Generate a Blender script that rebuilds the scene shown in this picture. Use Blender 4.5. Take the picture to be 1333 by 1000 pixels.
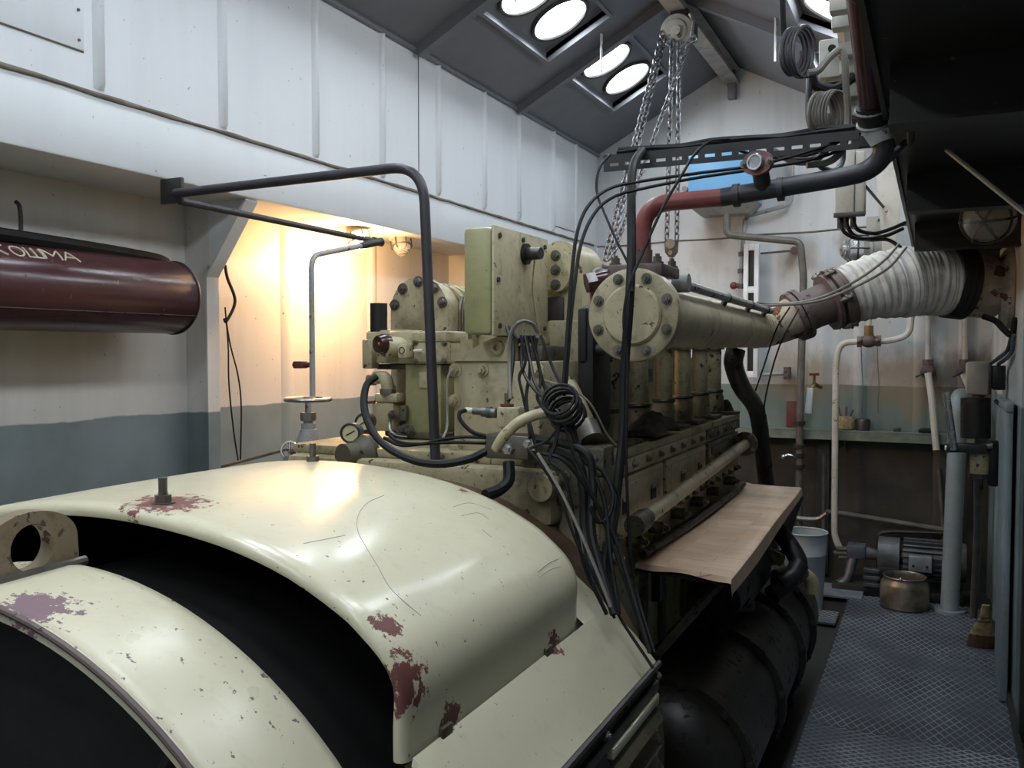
import bpy, bmesh, math, random
from mathutils import Vector, Matrix
for o in list(bpy.data.objects): bpy.data.objects.remove(o)
random.seed(7)
SC = bpy.context.scene
COL = SC.collection
# ------------------------------------------------------------------ camera
F = 1150.0; HOR = 455.0; CZ = 1.7
YAW = math.atan(550 / F); PIT = math.atan((500 - HOR) / F)
FW = Vector((-math.sin(YAW) * math.cos(PIT), math.cos(YAW) * math.cos(PIT), -math.sin(PIT)))
RT = Vector((math.cos(YAW), math.sin(YAW), 0)); UP = RT.cross(FW)
C0 = Vector((0, 0, CZ))
cam = bpy.data.cameras.new('camera'); camo = bpy.data.objects.new('camera', cam); COL.objects.link(camo)
cam.sensor_width = 36; cam.lens = 36 * F / 1333; cam.clip_start = 0.02
camo.location = C0
camo.rotation_euler = Matrix((RT, UP, -FW)).transposed().to_euler()
SC.camera = camo
# ------------------------------------------------------------------ world, exposure
w = bpy.data.worlds.new('world'); SC.world = w; w.use_nodes = True
w.node_tree.nodes['Background'].inputs[0].default_value = (0.55, 0.7, 1, 1)
w.node_tree.nodes['Background'].inputs[1].default_value = 0.6
SC.view_settings.view_transform = 'Standard'; SC.view_settings.look = 'None'
SC.view_settings.gamma = 1; SC.view_settings.use_curve_mapping = False
SC.view_settings.exposure = -0.02
SKY_GLASS = 34.0      # daylight coming through the skylight panes
SKY_COL = (0.84, 0.92, 1.0)

def P(x, y, X=None, Y=None, Z=None, d=None):
    """photo pixel -> point on a plane of the room"""
    r = FW + RT * ((x - 666.5) / F) + UP * ((500 - y) / F)
    t = d if d is not None else (X / r.x if X is not None else Y / r.y if Y is not None else (Z - CZ) / r.z)
    return C0 + r * t
# ------------------------------------------------------------------ materials
def S(r, g, b):
    f = lambda c: (c / 255 / 12.92) if c / 255 <= 0.04045 else ((c / 255 + 0.055) / 1.055) ** 2.4
    return (f(r), f(g), f(b), 1)
class NT:
    def __init__(s, name):
        s.m = bpy.data.materials.new(name); s.m.use_nodes = True
        s.t = s.m.node_tree; s.b = s.t.nodes['Principled BSDF']
        g = s.t.nodes.new('ShaderNodeNewGeometry'); s.pos = g.outputs['Position']
    def n(s, typ, **kw):
        o = s.t.nodes.new(typ)
        for k, v in kw.items(): setattr(o, k, v)
        return o
    def l(s, a, b): s.t.links.new(a, b)
    def noise(s, scale, detail=4, rough=0.55, vec=None, stretch=None):
        o = s.n('ShaderNodeTexNoise'); o.inputs['Scale'].default_value = scale
        o.inputs['Detail'].default_value = detail; o.inputs['Roughness'].default_value = rough
        v = vec or s.pos
        if stretch:
            mp = s.n('ShaderNodeMapping'); mp.inputs['Scale'].default_value = stretch; s.l(v, mp.inputs[0]); v = mp.outputs[0]
        s.l(v, o.inputs['Vector']); return o.outputs['Fac']
    def ramp(s, fac, a, b, c0=(0, 0, 0, 1), c1=(1, 1, 1, 1)):
        o = s.n('ShaderNodeMapRange'); o.interpolation_type = 'SMOOTHSTEP'
        o.inputs['From Min'].default_value = a; o.inputs['From Max'].default_value = b
        s.l(fac, o.inputs['Value']); return o.outputs['Result']
    def math(s, op, a, b=None):
        o = s.n('ShaderNodeMath', operation=op)
        for i, v in enumerate((a, b)):
            if v is None: continue
            if isinstance(v, (int, float)): o.inputs[i].default_value = v
            else: s.l(v, o.inputs[i])
        return o.outputs[0]
    def mix(s, fac, a, b, mode='MIX'):
        o = s.n('ShaderNodeMix', data_type='RGBA', blend_type=mode)
        for i, v in ((0, fac), (6, a), (7, b)):
            if isinstance(v, (int, float, tuple)): o.inputs[i].default_value = v
            else: s.l(v, o.inputs[i])
        return o.outputs[2]
    def sep(s):
        o = s.n('ShaderNodeSeparateXYZ'); s.l(s.pos, o.inputs[0]); return o.outputs
    def dist(s, p):
        o = s.n('ShaderNodeVectorMath', operation='DISTANCE'); s.l(s.pos, o.inputs[0]); o.inputs[1].default_value = p
        return o.outputs['Value']
    def bump(s, h, strength=0.3, distance=0.01):
        o = s.n('ShaderNodeBump'); o.inputs['Strength'].default_value = strength; o.inputs['Distance'].default_value = distance
        s.l(h, o.inputs['Height']); s.l(o.outputs[0], s.b.inputs['Normal'])
    def done(s, col=None, rough=0.5, metal=0.0, spec=None):
        if col is not None:
            if isinstance(col, tuple): s.b.inputs['Base Color'].default_value = col
            else: s.l(col, s.b.inputs['Base Color'])
        if isinstance(rough, (int, float)): s.b.inputs['Roughness'].default_value = rough
        else: s.l(rough, s.b.inputs['Roughness'])
        s.b.inputs['Metallic'].default_value = metal
        if spec is not None: s.b.inputs['Specular IOR Level'].default_value = spec
        return s.m
M = {}
def plain(name, col, rough=0.5, metal=0.0, var=0.25, scale=9, spec=None, bump=0):
    t = NT(name)
    n = t.noise(scale, 5)
    dk = tuple(c * (1 - var) for c in col[:3]) + (1,); lt = tuple(min(1, c * (1 + var * 0.6)) for c in col[:3]) + (1,)
    c = t.mix(t.ramp(n, 0.3, 0.7), dk, lt)
    r = t.math('ADD', t.math('MULTIPLY', t.noise(scale * 2.3, 3), 0.25), max(0.02, rough - 0.12))
    if bump: t.bump(t.noise(scale * 6, 3), bump, 0.004)
    M[name] = t.done(c, r, metal, spec); return M[name]
def worn(name, col, under, amount=0.64, scale=22, rough=0.3, grime=None, gamt=0.5, patches=(), gscale=3.0, streak=False):
    """old gloss paint: chips down to the primer, grime in broad stains"""
    t = NT(name)
    n0 = t.noise(2.2, 3)
    c = t.mix(t.ramp(n0, 0.3, 0.7), tuple(x * 0.93 for x in col[:3]) + (1,), col)
    if grime:
        g = t.noise(gscale, 6, 0.65, stretch=(1, 1, 0.35) if streak else None)
        c = t.mix(t.math('MULTIPLY', t.ramp(g, 0.45, 0.75), gamt), c, grime)
        g2 = t.noise(gscale * 9, 4, 0.7)
        c = t.mix(t.math('MULTIPLY', t.ramp(g2, 0.52, 0.72), gamt * 0.6), c, grime)
    n1 = t.noise(scale, 5, 0.62); n2 = t.noise(1.7, 2)
    chip = t.ramp(t.math('ADD', n1, t.math('MULTIPLY', n2, 0.16)), amount + 0.08, amount + 0.10)
    for (p, r) in patches:
        q = t.math('SUBTRACT', r, t.dist(p))
        q = t.math('ADD', t.math('MULTIPLY', q, 6 / (r * 6)), t.math('MULTIPLY', t.math('SUBTRACT', t.noise(scale * 0.7, 6, 0.72), 0.5), 2.6))
        chip = t.math('MAXIMUM', chip, t.ramp(q, 0.42, 0.5))
    c = t.mix(chip, c, under)
    rr = t.math('ADD', t.math('MULTIPLY', chip, 0.35), t.math('ADD', t.math('MULTIPLY', t.noise(6, 4), 0.2), rough - 0.1))
    t.bump(t.math('ADD', t.math('MULTIPLY', chip, -0.5), t.math('MULTIPLY', t.noise(1.6, 2), 2.0)), 0.25, 0.004)
    M[name] = t.done(c, rr); return M[name]

PRIMER = S(110, 66, 62)
HOODP = [((-1.33, 1.24, 1.40), 0.12), ((-0.80, 1.20, 1.25), 0.045), ((-0.75, 1.17, 1.17), 0.08), ((-1.02, 1.86, 1.35), 0.03), ((-0.74, 1.75, 1.06), 0.05), ((-0.74, 1.3, 1.07), 0.05)]
worn('cream_gloss', S(214, 208, 180), PRIMER, 0.685, 62, 0.22, patches=HOODP, grime=S(150, 140, 105), gamt=0.18)
worn('ring_gloss', S(208, 202, 175), S(122, 98, 104), 0.655, 55, 0.3, patches=[((-1.25, 0.9, 1.3), 0.1)], grime=S(150, 140, 105), gamt=0.2)
worn('engine_paint', S(162, 152, 120), S(56, 48, 42), 0.64, 34, 0.4, grime=S(62, 54, 40), gamt=0.9, gscale=4.5, streak=True)
worn('engine_clean', S(180, 170, 138), S(74, 58, 50), 0.64, 34, 0.36, grime=S(92, 78, 56), gamt=0.8, gscale=4)
worn('olive_paint', S(150, 148, 106), S(60, 56, 40), 0.7, 30, 0.4, grime=S(100, 96, 60), gamt=0.5)
worn('engine_grimy', S(84, 79, 62), S(30, 27, 23), 0.6, 30, 0.5, grime=S(28, 25, 20), gamt=0.9, gscale=6)
worn('branch_paint', S(140, 132, 104), S(40, 34, 30), 0.62, 26, 0.45, grime=S(46, 40, 32), gamt=0.95, gscale=7)
worn('chipped_dark', S(78, 82, 72), S(160, 154, 112), 0.56, 16, 0.45, grime=S(40, 40, 36), gamt=0.6)
worn('manifold_paint', S(184, 176, 146), S(92, 62, 52), 0.66, 24, 0.42, grime=S(104, 88, 66), gamt=0.6, gscale=5)
worn('brown_cast', S(98, 84, 80), S(60, 48, 44), 0.6, 20, 0.55, grime=S(60, 46, 42), gamt=0.6)
worn('maroon_gloss', S(66, 38, 42), S(56, 30, 30), 0.68, 20, 0.22, grime=S(50, 28, 28), gamt=0.5)
worn('red_pipe', S(128, 66, 64), S(92, 70, 66), 0.62, 18, 0.4, grime=S(84, 56, 54), gamt=0.5)
worn('dirty_white', S(196, 194, 184), S(120, 84, 58), 0.66, 18, 0.5, grime=S(140, 120, 92), gamt=0.5)
worn('grey_pipe', S(150, 152, 150), S(92, 74, 60), 0.62, 25, 0.45, grime=S(96, 88, 80), gamt=0.6)
worn('blue_pipe', S(140, 152, 156), S(92, 74, 60), 0.68, 25, 0.4, grime=S(96, 100, 100), gamt=0.4)
worn('box_grey', S(162, 160, 150), S(80, 74, 66), 0.7, 25, 0.45, grime=S(110, 104, 92), gamt=0.4)
worn('pale_blue', S(104, 162, 205), S(110, 120, 130), 0.7, 25, 0.4, grime=S(120, 150, 170), gamt=0.3)
worn('rust_lag', S(168, 158, 142), S(92, 62, 46), 0.56, 12, 0.8, grime=S(96, 74, 58), gamt=0.8)
worn('tank_dark', S(38, 34, 30), S(24, 21, 18), 0.6, 16, 0.45, grime=S(19, 17, 15), gamt=0.9, gscale=5)
plain('pot_metal', S(146, 138, 122), 0.38, 0.55, 0.6, 7)
worn('lug_metal', S(136, 122, 100), S(84, 66, 52), 0.58, 30, 0.45, grime=S(84, 70, 56), gamt=0.8)
plain('motor_grey', S(92, 95, 98), 0.4, 0.2, 0.4)
plain('dim_pipe', S(98, 95, 88), 0.5, 0.1, 0.3)
worn('bucket_paint', S(168, 180, 188), S(120, 120, 118), 0.7, 25, 0.35, grime=S(130, 136, 140), gamt=0.3)
plain('steel', S(150, 150, 150), 0.35, 0.9)
plain('bright_steel', S(200, 202, 205), 0.25, 0.95, 0.15)
plain('chrome', S(205, 205, 208), 0.2, 1.0, 0.15)
plain('chain_steel', S(120, 120, 124), 0.35, 0.85, 0.3)
plain('bolt_steel', S(120, 116, 108), 0.42, 0.75)
plain('dark_steel', S(70, 68, 66), 0.45, 0.6)
plain('black_steel', S(30, 30, 31), 0.45, 0.2)
plain('black_rubber', S(17, 17, 18), 0.55, 0, spec=0.35)
plain('cable_black', S(15, 15, 16), 0.6, 0, spec=0.3)
plain('cable_grey', S(112, 108, 100), 0.5, 0)
plain('cable_tan', S(150, 140, 118), 0.5, 0)
plain('pipe_charcoal', S(60, 58, 62), 0.42, 0.3)
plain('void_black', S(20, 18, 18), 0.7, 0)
plain('shield_black', S(30, 27, 25), 0.6, 0)
plain('rail_grey', S(150, 148, 142), 0.55, 0)
plain('brass', S(128, 112, 76), 0.45, 0.6)
plain('glass_dial', S(196, 192, 150), 0.2, 0, 0.08)
plain('lag_cloth', S(206, 203, 196), 0.85, 0, 0.22, 14, bump=0.4)
plain('rope_tan', S(158, 136, 100), 0.9, 0, 0.35, 40, bump=0.4)
plain('rope_dark', S(92, 70, 50), 0.9, 0, 0.35, 40, bump=0.4)
plain('brown_plastic', S(58, 34, 30), 0.25, 0)
plain('brown_red', S(112, 72, 68), 0.45, 0, 0.35)
plain('brick_red', S(98, 52, 46), 0.6, 0)
plain('white_paint', S(225, 226, 226), 0.5, 0, 0.08)
plain('off_white_paint', S(206, 200, 184), 0.5, 0, 0.15)
plain('shelf_green', S(112, 122, 108), 0.55, 0, 0.3)
plain('rag_dark', S(62, 58, 52), 0.95, 0, 0.5, 30, bump=0.6)
plain('seam_brown', S(112, 104, 94), 0.8, 0, 0.3)
plain('letter_paint', S(176, 168, 150), 0.6, 0, 0.2, 40)
plain('scratch_grey', S(128, 128, 130), 0.5, 0, 0.15)
plain('blue_band', S(78, 86, 98), 0.45, 0.2)
plain('yellow_paint', S(196, 180, 80), 0.5, 0)
plain('coupling_brown', S(86, 66, 48), 0.5, 0, 0.5, 6)
plain('plate_light', S(150, 156, 164), 0.45, 0.4)

def wall_paint(name, base, lower, zline, dark=None, rust=(), streaks=0.25):
    t = NT(name); xyz = t.sep()
    nz = t.math('MULTIPLY', t.math('SUBTRACT', t.noise(2.0, 5, 0.6), 0.5), 0.05)
    c = base
    st = t.noise(5.0, 5, 0.6, stretch=(1, 1, 0.08))
    c = t.mix(t.math('MULTIPLY', t.ramp(st, 0.42, 0.72), streaks), c, tuple(x * 0.62 for x in base[:3]) + (1,))
    sp = t.noise(38, 3, 0.6)
    c = t.mix(t.math('MULTIPLY', t.ramp(sp, 0.70, 0.73), 0.7), c, S(110, 92, 76))
    if lower:
        k = t.ramp(t.math('ADD', xyz[2], nz), zline + 0.004, zline - 0.004)
        lw = t.mix(t.ramp(t.noise(3.2, 5), 0.3, 0.75), lower, tuple(x * 0.72 for x in lower[:3]) + (1,))
        c = t.mix(k, c, lw)
    if dark:
        k = t.ramp(t.math('ADD', xyz[2], t.math('MULTIPLY', nz, 0.5)), dark[1] + 0.01, dark[1] - 0.01)
        dw = t.mix(t.ramp(t.noise(2.4, 6, 0.65), 0.35, 0.7), dark[0], tuple(x * 0.45 for x in dark[0][:3]) + (1,))
        c = t.mix(k, c, dw)
    for (p, r, col, a) in rust:
        q = t.math('SUBTRACT', 1.0, t.math('DIVIDE', t.dist(p), r))
        q = t.math('ADD', q, t.math('MULTIPLY', t.math('SUBTRACT', t.noise(7, 6, 0.65, stretch=(1, 1, 0.5)), 0.5), 1.1))
        c = t.mix(t.math('MULTIPLY', t.ramp(q, 0.1, 0.75), a), c, col)
    t.bump(t.noise(2.0, 2), 0.25, 0.02)
    M[name] = t.done(c, 0.42); return M[name]
WH = S(206, 210, 214); GR = S(128, 140, 143)
wall_paint('wall_upper', S(204, 207, 210), None, 0, streaks=0.16)
wall_paint('beam_paint', S(206, 210, 212), None, 0, streaks=0.12)
wall_paint('wall_lower', S(205, 203, 198), GR, 1.43, streaks=0.3)
RU = S(142, 124, 98)
wall_paint('wall_back', S(203, 206, 206), S(118, 132, 128), 1.43, dark=(S(76, 73, 69), 1.07),
    rust=[((-0.2, 7.06, 1.47), 0.42, RU, 0.75), ((0.12, 7.06, 1.52), 0.3, S(86, 74, 62), 0.75), ((0.33, 7.06, 1.5), 0.34, S(98, 84, 68), 0.75),
          ((-1.0, 7.06, 1.5), 0.35, RU, 0.55), ((-0.75, 7.06, 1.5), 0.3, RU, 0.6), ((-0.95, 7.06, 2.42), 0.22, RU, 0.5), ((-0.6, 7.06, 2.5), 0.16, S(120, 104, 84), 0.6), ((-1.6, 7.06, 2.5), 0.3, S(150, 128, 100), 0.4)], streaks=0.35)
wall_paint('wall_right', S(196, 196, 192), S(132, 143, 142), 1.43, rust=[((0.36, 6.7, 0.1), 0.5, S(70, 60, 50), 0.7)], streaks=0.3)
wall_paint('roof_grey', S(106, 107, 112), None, 0, streaks=0.25)
wall_paint('deck_dark', S(40, 37, 35), None, 0, streaks=0.4)  # near-black base colour carries the darkness of the unlit deck underside
wall_paint('bilge_dark', S(56, 54, 52), None, 0, streaks=0.4)
def floor_mat():
    t = NT('tread_plate')
    c = t.mix(t.ramp(t.noise(2.2, 6, 0.65), 0.3, 0.7), S(100, 107, 117), S(70, 75, 83))
    c = t.mix(t.math('MULTIPLY', t.ramp(t.noise(9, 5, 0.7), 0.56, 0.7), 0.5), c, S(66, 62, 58))
    c = t.mix(t.ramp(t.noise(26, 3, 0.6), 0.76, 0.78), c, S(170, 168, 160))
    M['tread_plate'] = t.done(c, 0.42, 0.35)
    t = NT('tread_ridge')
    c = t.mix(t.ramp(t.noise(3, 5), 0.3, 0.7), S(192, 198, 206), S(132, 138, 146))
    M['tread_ridge'] = t.done(c, 0.36, 0.5)
floor_mat()
def wood_mat():
    t = NT('wood_vinyl')
    mp = t.n('ShaderNodeMapping'); t.l(t.pos, mp.inputs[0]); mp.inputs['Rotation'].default_value = (0, 0, 0)
    br = t.n('ShaderNodeTexBrick'); t.l(mp.outputs[0], br.inputs['Vector'])
    br.inputs['Scale'].default_value = 1.0; br.inputs['Brick Width'].default_value = 0.26; br.inputs['Row Height'].default_value = 0.085
    br.inputs['Mortar Size'].default_value = 0.0012; br.inputs['Mortar'].default_value = S(150, 120, 88)
    br.inputs['Color1'].default_value = S(208, 186, 162); br.inputs['Color2'].default_value = S(188, 160, 132); br.inputs['Bias'].default_value = 0.1
    g = t.noise(10, 6, 0.65, stretch=(0.6, 7, 1))
    c = t.mix(t.math('MULTIPLY', t.ramp(g, 0.35, 0.7), 0.35), br.outputs['Color'], S(150, 118, 92))
    s = t.noise(2.5, 5, 0.6); c = t.mix(t.math('MULTIPLY', t.ramp(s, 0.5, 0.75), 0.4), c, S(120, 96, 72))
    t.bump(t.noise(5, 3), 0.35, 0.012)
    M['wood_vinyl'] = t.done(c, 0.35)
wood_mat()
def emit(name, col, strength):
    t = NT(name); t.b.inputs['Emission Color'].default_value = tuple(col) + (1,); t.b.inputs['Emission Strength'].default_value = strength
    M[name] = t.done((0.8, 0.8, 0.8, 1), 0.2)
emit('sky_pane', SKY_COL, SKY_GLASS * 0.86)
emit('sky_pane_south', SKY_COL, SKY_GLASS * 0.72)
emit('bulb_warm', (1, 0.62, 0.28), 120)
def glass():
    t = NT('lamp_glass'); t.b.inputs['Transmission Weight'].default_value = 0.85; t.b.inputs['IOR'].default_value = 1.45
    M['lamp_glass'] = t.done((0.9, 0.93, 0.95, 1), 0.12)
glass()
# ------------------------------------------------------------------ mesh building
def frame(d):
    d = d.normalized(); a = Vector((0, 0, 1)) if abs(d.z) < 0.9 else Vector((1, 0, 0))
    u = a.cross(d).normalized(); return u, d.cross(u), d
def V(*a): return Vector(a)
def catmull(pts, k=6):
    pts = [Vector(p) for p in pts]
    if len(pts) < 3: return pts
    ext = [pts[0] * 2 - pts[1]] + pts + [pts[-1] * 2 - pts[-2]]
    out = []
    for i in range(1, len(ext) - 2):
        a, b, c, d = ext[i - 1:i + 3]
        for j in range(k):
            t = j / k
            out.append(0.5 * ((2 * b) + (c - a) * t + (2 * a - 5 * b + 4 * c - d) * t * t + (3 * b - a - 3 * c + d) * t ** 3))
    return out + [pts[-1]]
def fillet(pts, r, k=6):
    pts = [Vector(p) for p in pts]; out = [pts[0]]
    for i in range(1, len(pts) - 1):
        a, b, c = pts[i - 1:i + 2]
        u = a - b; v = c - b
        rr = min(r, u.length * 0.48, v.length * 0.48)
        p = b + u.normalized() * rr; q = b + v.normalized() * rr
        for j in range(k + 1):
            t = j / k; out.append((1 - t) ** 2 * p + 2 * t * (1 - t) * b + t * t * q)
    return out + [pts[-1]]
class B:
    def __init__(s): s.v = []; s.f = []
    def add(s, vs, fs):
        o = len(s.v); s.v += [Vector(x) for x in vs]; s.f += [tuple(i + o for i in f) for f in fs]; return s
    def box(s, c, size, bev=0.0, rot=None):
        c = Vector(c); R = rot if rot is not None else Matrix.Identity(3)
        hx, hy, hz = [x / 2 for x in size]
        if bev <= 0:
            vs = [c + R @ V(x * hx, y * hy, z * hz) for z in (-1, 1) for y in (-1, 1) for x in (-1, 1)]
            return s.add(vs, [(0, 2, 3, 1), (4, 5, 7, 6), (0, 1, 5, 4), (2, 6, 7, 3), (0, 4, 6, 2), (1, 3, 7, 5)])
        bm = bmesh.new(); bmesh.ops.create_cube(bm, size=1)
        for v in bm.verts: v.co = V(v.co.x * size[0], v.co.y * size[1], v.co.z * size[2])
        bmesh.ops.bevel(bm, geom=bm.edges[:], offset=min(bev, 0.45 * min(size)), segments=2, affect='EDGES', profile=0.5)
        bm.verts.index_update()
        s.add([c + R @ v.co for v in bm.verts], [tuple(v.index for v in f.verts) for f in bm.faces]); bm.free(); return s
    def bb(s, lo, hi, bev=0.0):
        lo = Vector(lo); hi = Vector(hi); return s.box((lo + hi) / 2, [abs(x) for x in (hi - lo)], bev)
    def cyl(s, p0, p1, r0, r1=None, n=16, caps=True):
        return s.rings([(Vector(p0), r0), (Vector(p1), r0 if r1 is None else r1)], Vector(p1) - Vector(p0), n, caps)
    def rings(s, prs, d, n=16, caps=True):
        u, v, d = frame(Vector(d)); o = len(s.v)
        for p, r in prs:
            for i in range(n):
                a = 2 * math.pi * i / n; s.v.append(p + (u * math.cos(a) + v * math.sin(a)) * r)
        m = len(prs)
        for k in range(m - 1):
            for i in range(n):
                j = (i + 1) % n; s.f.append((o + k * n + i, o + k * n + j, o + (k + 1) * n + j, o + (k + 1) * n + i))
        if caps:
            s.f.append(tuple(o + i for i in reversed(range(n)))); s.f.append(tuple(o + (m - 1) * n + i for i in range(n)))
        return s
    def lathe(s, p, d, prof, n=24, caps=True):
        d = Vector(d).normalized(); p = Vector(p)
        return s.rings([(p + d * h, r) for h, r in prof], d, n, caps)
    def tube(s, pts, r, n=8, caps=True):
        pts = [Vector(p) for p in pts]; o = len(s.v); m = len(pts)
        T = [(pts[min(i + 1, m - 1)] - pts[max(i - 1, 0)]).normalized() for i in range(m)]
        u = frame(T[0])[0]
        for i in range(m):
            u = (u - T[i] * u.dot(T[i])); u = u.normalized() if u.length > 1e-6 else frame(T[i])[0]
            v = T[i].cross(u); rr = r[i] if isinstance(r, (list, tuple)) else r
            for k in range(n):
                a = 2 * math.pi * k / n; s.v.append(pts[i] + (u * math.cos(a) + v * math.sin(a)) * rr)
        for i in range(m - 1):
            for k in range(n):
                j = (k + 1) % n; s.f.append((o + i * n + k, o + i * n + j, o + (i + 1) * n + j, o + (i + 1) * n + k))
        if caps:
            s.f.append(tuple(o + k for k in reversed(range(n)))); s.f.append(tuple(o + (m - 1) * n + k for k in range(n)))
        return s
    def torus(s, c, axis, R, r, n=24, k=8, arc=(0, 2 * math.pi)):
        u, v, d = frame(Vector(axis)); c = Vector(c)
        full = abs(arc[1] - arc[0] - 2 * math.pi) < 1e-4; o = len(s.v); m = n if full else n + 1
        for i in range(m):
            a = arc[0] + (arc[1] - arc[0]) * i / n; e = u * math.cos(a) + v * math.sin(a)
            for j in range(k):
                b = 2 * math.pi * j / k; s.v.append(c + e * (R + r * math.cos(b)) + d * r * math.sin(b))
        for i in range(n):
            i2 = (i + 1) % m
            for j in range(k):
                j2 = (j + 1) % k; s.f.append((o + i * k + j, o + i2 * k + j, o + i2 * k + j2, o + i * k + j2))
        return s
    def sphere(s, c, r, n=12, m=8, sc=(1, 1, 1), zmin=-1):
        c = Vector(c); o = len(s.v)
        for i in range(m + 1):
            a = math.pi * i / m; z = max(zmin, math.cos(a)); q = math.sqrt(max(0, 1 - z * z)) if i not in (0, m) else 0.001
            for j in range(n):
                b = 2 * math.pi * j / n; s.v.append(c + V(q * math.cos(b) * sc[0], q * math.sin(b) * sc[1], z * sc[2]) * r)
        for i in range(m):
            for j in range(n):
                k = (j + 1) % n; s.f.append((o + i * n + j, o + (i + 1) * n + j, o + (i + 1) * n + k, o + i * n + k))
        return s
    def prism(s, poly, ax, a, b):
        """poly in the plane across axis ax ('x': (y,z), 'y': (x,z), 'z': (x,y)), from a to b"""
        f = {'x': lambda p, t: V(t, p[0], p[1]), 'y': lambda p, t: V(p[0], t, p[1]), 'z': lambda p, t: V(p[0], p[1], t)}[ax]
        n = len(poly)
        vs = [f(p, a) for p in poly] + [f(p, b) for p in poly]
        return s.add(vs, [tuple(range(n)), tuple(range(2 * n - 1, n - 1, -1))] + [(i, i + n, (i + 1) % n + n, (i + 1) % n) for i in range(n)])
    def bolt(s, p, d, r=0.012, h=0.012):
        p = Vector(p); d = Vector(d).normalized()
        s.cyl(p, p + d * h * 0.3, r * 1.45, n=12); s.cyl(p + d * h * 0.3, p + d * h * 1.3, r, n=6); s.cyl(p + d * h * 1.3, p + d * h * 1.8, r * 0.55, n=8); return s
    def sheet(s, rows):
        o = len(s.v); n = len(rows[0])
        for r in rows: s.v += [Vector(x) for x in r]
        for i in range(len(rows) - 1):
            for j in range(n - 1): s.f.append((o + i * n + j, o + i * n + j + 1, o + (i + 1) * n + j + 1, o + (i + 1) * n + j))
        return s
    def build(s, name, mat, parent=None, loc=None, smooth=35):
        off = V(0, 0, 0)
        if parent is not None:
            q = parent
            while q is not None: off = off + q.location; q = q.parent
        if loc is None: loc = V(0, 0, 0) if parent is not None else base_of(s.v)
        loc = Vector(loc)
        me = bpy.data.meshes.new(name); me.from_pydata([v - off - loc for v in s.v], [], s.f)
        me.materials.append(M[mat]); me.validate()
        bm = bmesh.new(); bm.from_mesh(me); bmesh.ops.recalc_face_normals(bm, faces=bm.faces[:]); bm.to_mesh(me); bm.free()
        me.shade_smooth(); me.set_sharp_from_angle(angle=math.radians(smooth))
        o = bpy.data.objects.new(name, me); COL.objects.link(o); o.location = loc
        if parent is not None: o.parent = parent
        return o
def base_of(vs):
    xs = [v.x for v in vs]; ys = [v.y for v in vs]; zs = [v.z for v in vs]
    return V((min(xs) + max(xs)) / 2, (min(ys) + max(ys)) / 2, min(zs))
def tag(o, label, cat, group=None):
    o['label'] = label; o['category'] = cat
    if group: o['group'] = group
    return o
def thing(name, label, cat, loc, group=None):
    o = bpy.data.objects.new(name, None); COL.objects.link(o); o.location = Vector(loc); o.empty_display_size = 0.1
    return tag(o, label, cat, group)
def struct(o): o['kind'] = 'structure'; return o
def stuff(o): o['kind'] = 'stuff'; return o
def sempty(name, loc):
    o = bpy.data.objects.new(name, None); COL.objects.link(o); o.location = Vector(loc); return struct(o)
# ------------------------------------------------------------------ the room
XL, XC, XE, XRW, YB, YF = -2.96, -2.58, -0.12, 0.36, 7.06, -2.5
XA, ZA, ZE = -1.46, 3.92, 3.33           # ridge and left eave of the skylight casing
SL = (ZA - ZE) / (XA - XC)               # roof slope
ZER = ZA - SL * (XE - XA)
ZD, ZS = 2.33, 2.57                      # deck underside, seam above the deck beam
YJ, XN = 4.62, 1.3
struct(B().bb((XL - .1, YF, -0.3), (XN, YB + .1, -0.03)).build('floor', 'bilge_dark', loc=(0, 2, -0.3)))
struct(B().bb((XL - .1, YF, 0), (XL, YB, ZS)).build('wall_left', 'wall_lower', loc=(XL, 2, 0)))
wu = struct(B().bb((XC - .1, YF, ZS), (XC, YB, ZE + .02)).build('wall_left_upper', 'wall_upper', loc=(XC, 2, ZS)))
RIB = [-1.9, -1.32, -0.74, -0.16, 0.42, 1.0, 1.58, 2.14, 2.72, 3.305, 3.847, 4.414, 4.986, 5.498, 6.1, 6.552]
for y in RIB:
    b = B(); rows = []
    for z in (ZS + 0.012, ZS + .03, ZE - .03, ZE):
        k = 0.15 if z in (ZS + 0.012,) else 1
        rows.append([V(XC + 0.022 * k * max(0, math.cos(t * math.pi / 2)) ** 1.0 - 0.001, y + 0.026 * t, z) for t in (-1, -.6, -.2, .2, .6, 1)])
    b.sheet(rows).build('rib', 'wall_upper', wu, smooth=80)
b = B()
B().bb((XC - .002, 4.200, ZS + .01), (XC + .003, 4.206, ZE)).build('panel_joint', 'seam_brown', wu)
# deck beam under the casing wall and the ragged brown seam strip on its top edge
tr = struct(B().bb((XL, YF, ZD), (XC, YB, ZS - 0.004), 0.012).build('trim_1', 'beam_paint', loc=(XC, 2, ZD)))
b = B(); up = []; lo = []
yy = YF; rs = random.Random(3)
while yy < YB:
    up.append((yy, ZS + 0.004 + rs.uniform(-.003, .004))); lo.append((yy, ZS - 0.012 + rs.uniform(-.004, .003))); yy += 0.11
rows = [[V(XC + .001, y, z) for y, z in lo], [V(XC + .008, y, z + .002) for y, z in lo], [V(XC + .008, y, z - .003) for y, z in up], [V(XC - .0, y, z) for y, z in up]]
b.sheet(rows).build('seam_strip', 'seam_brown', tr, smooth=80)
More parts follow.
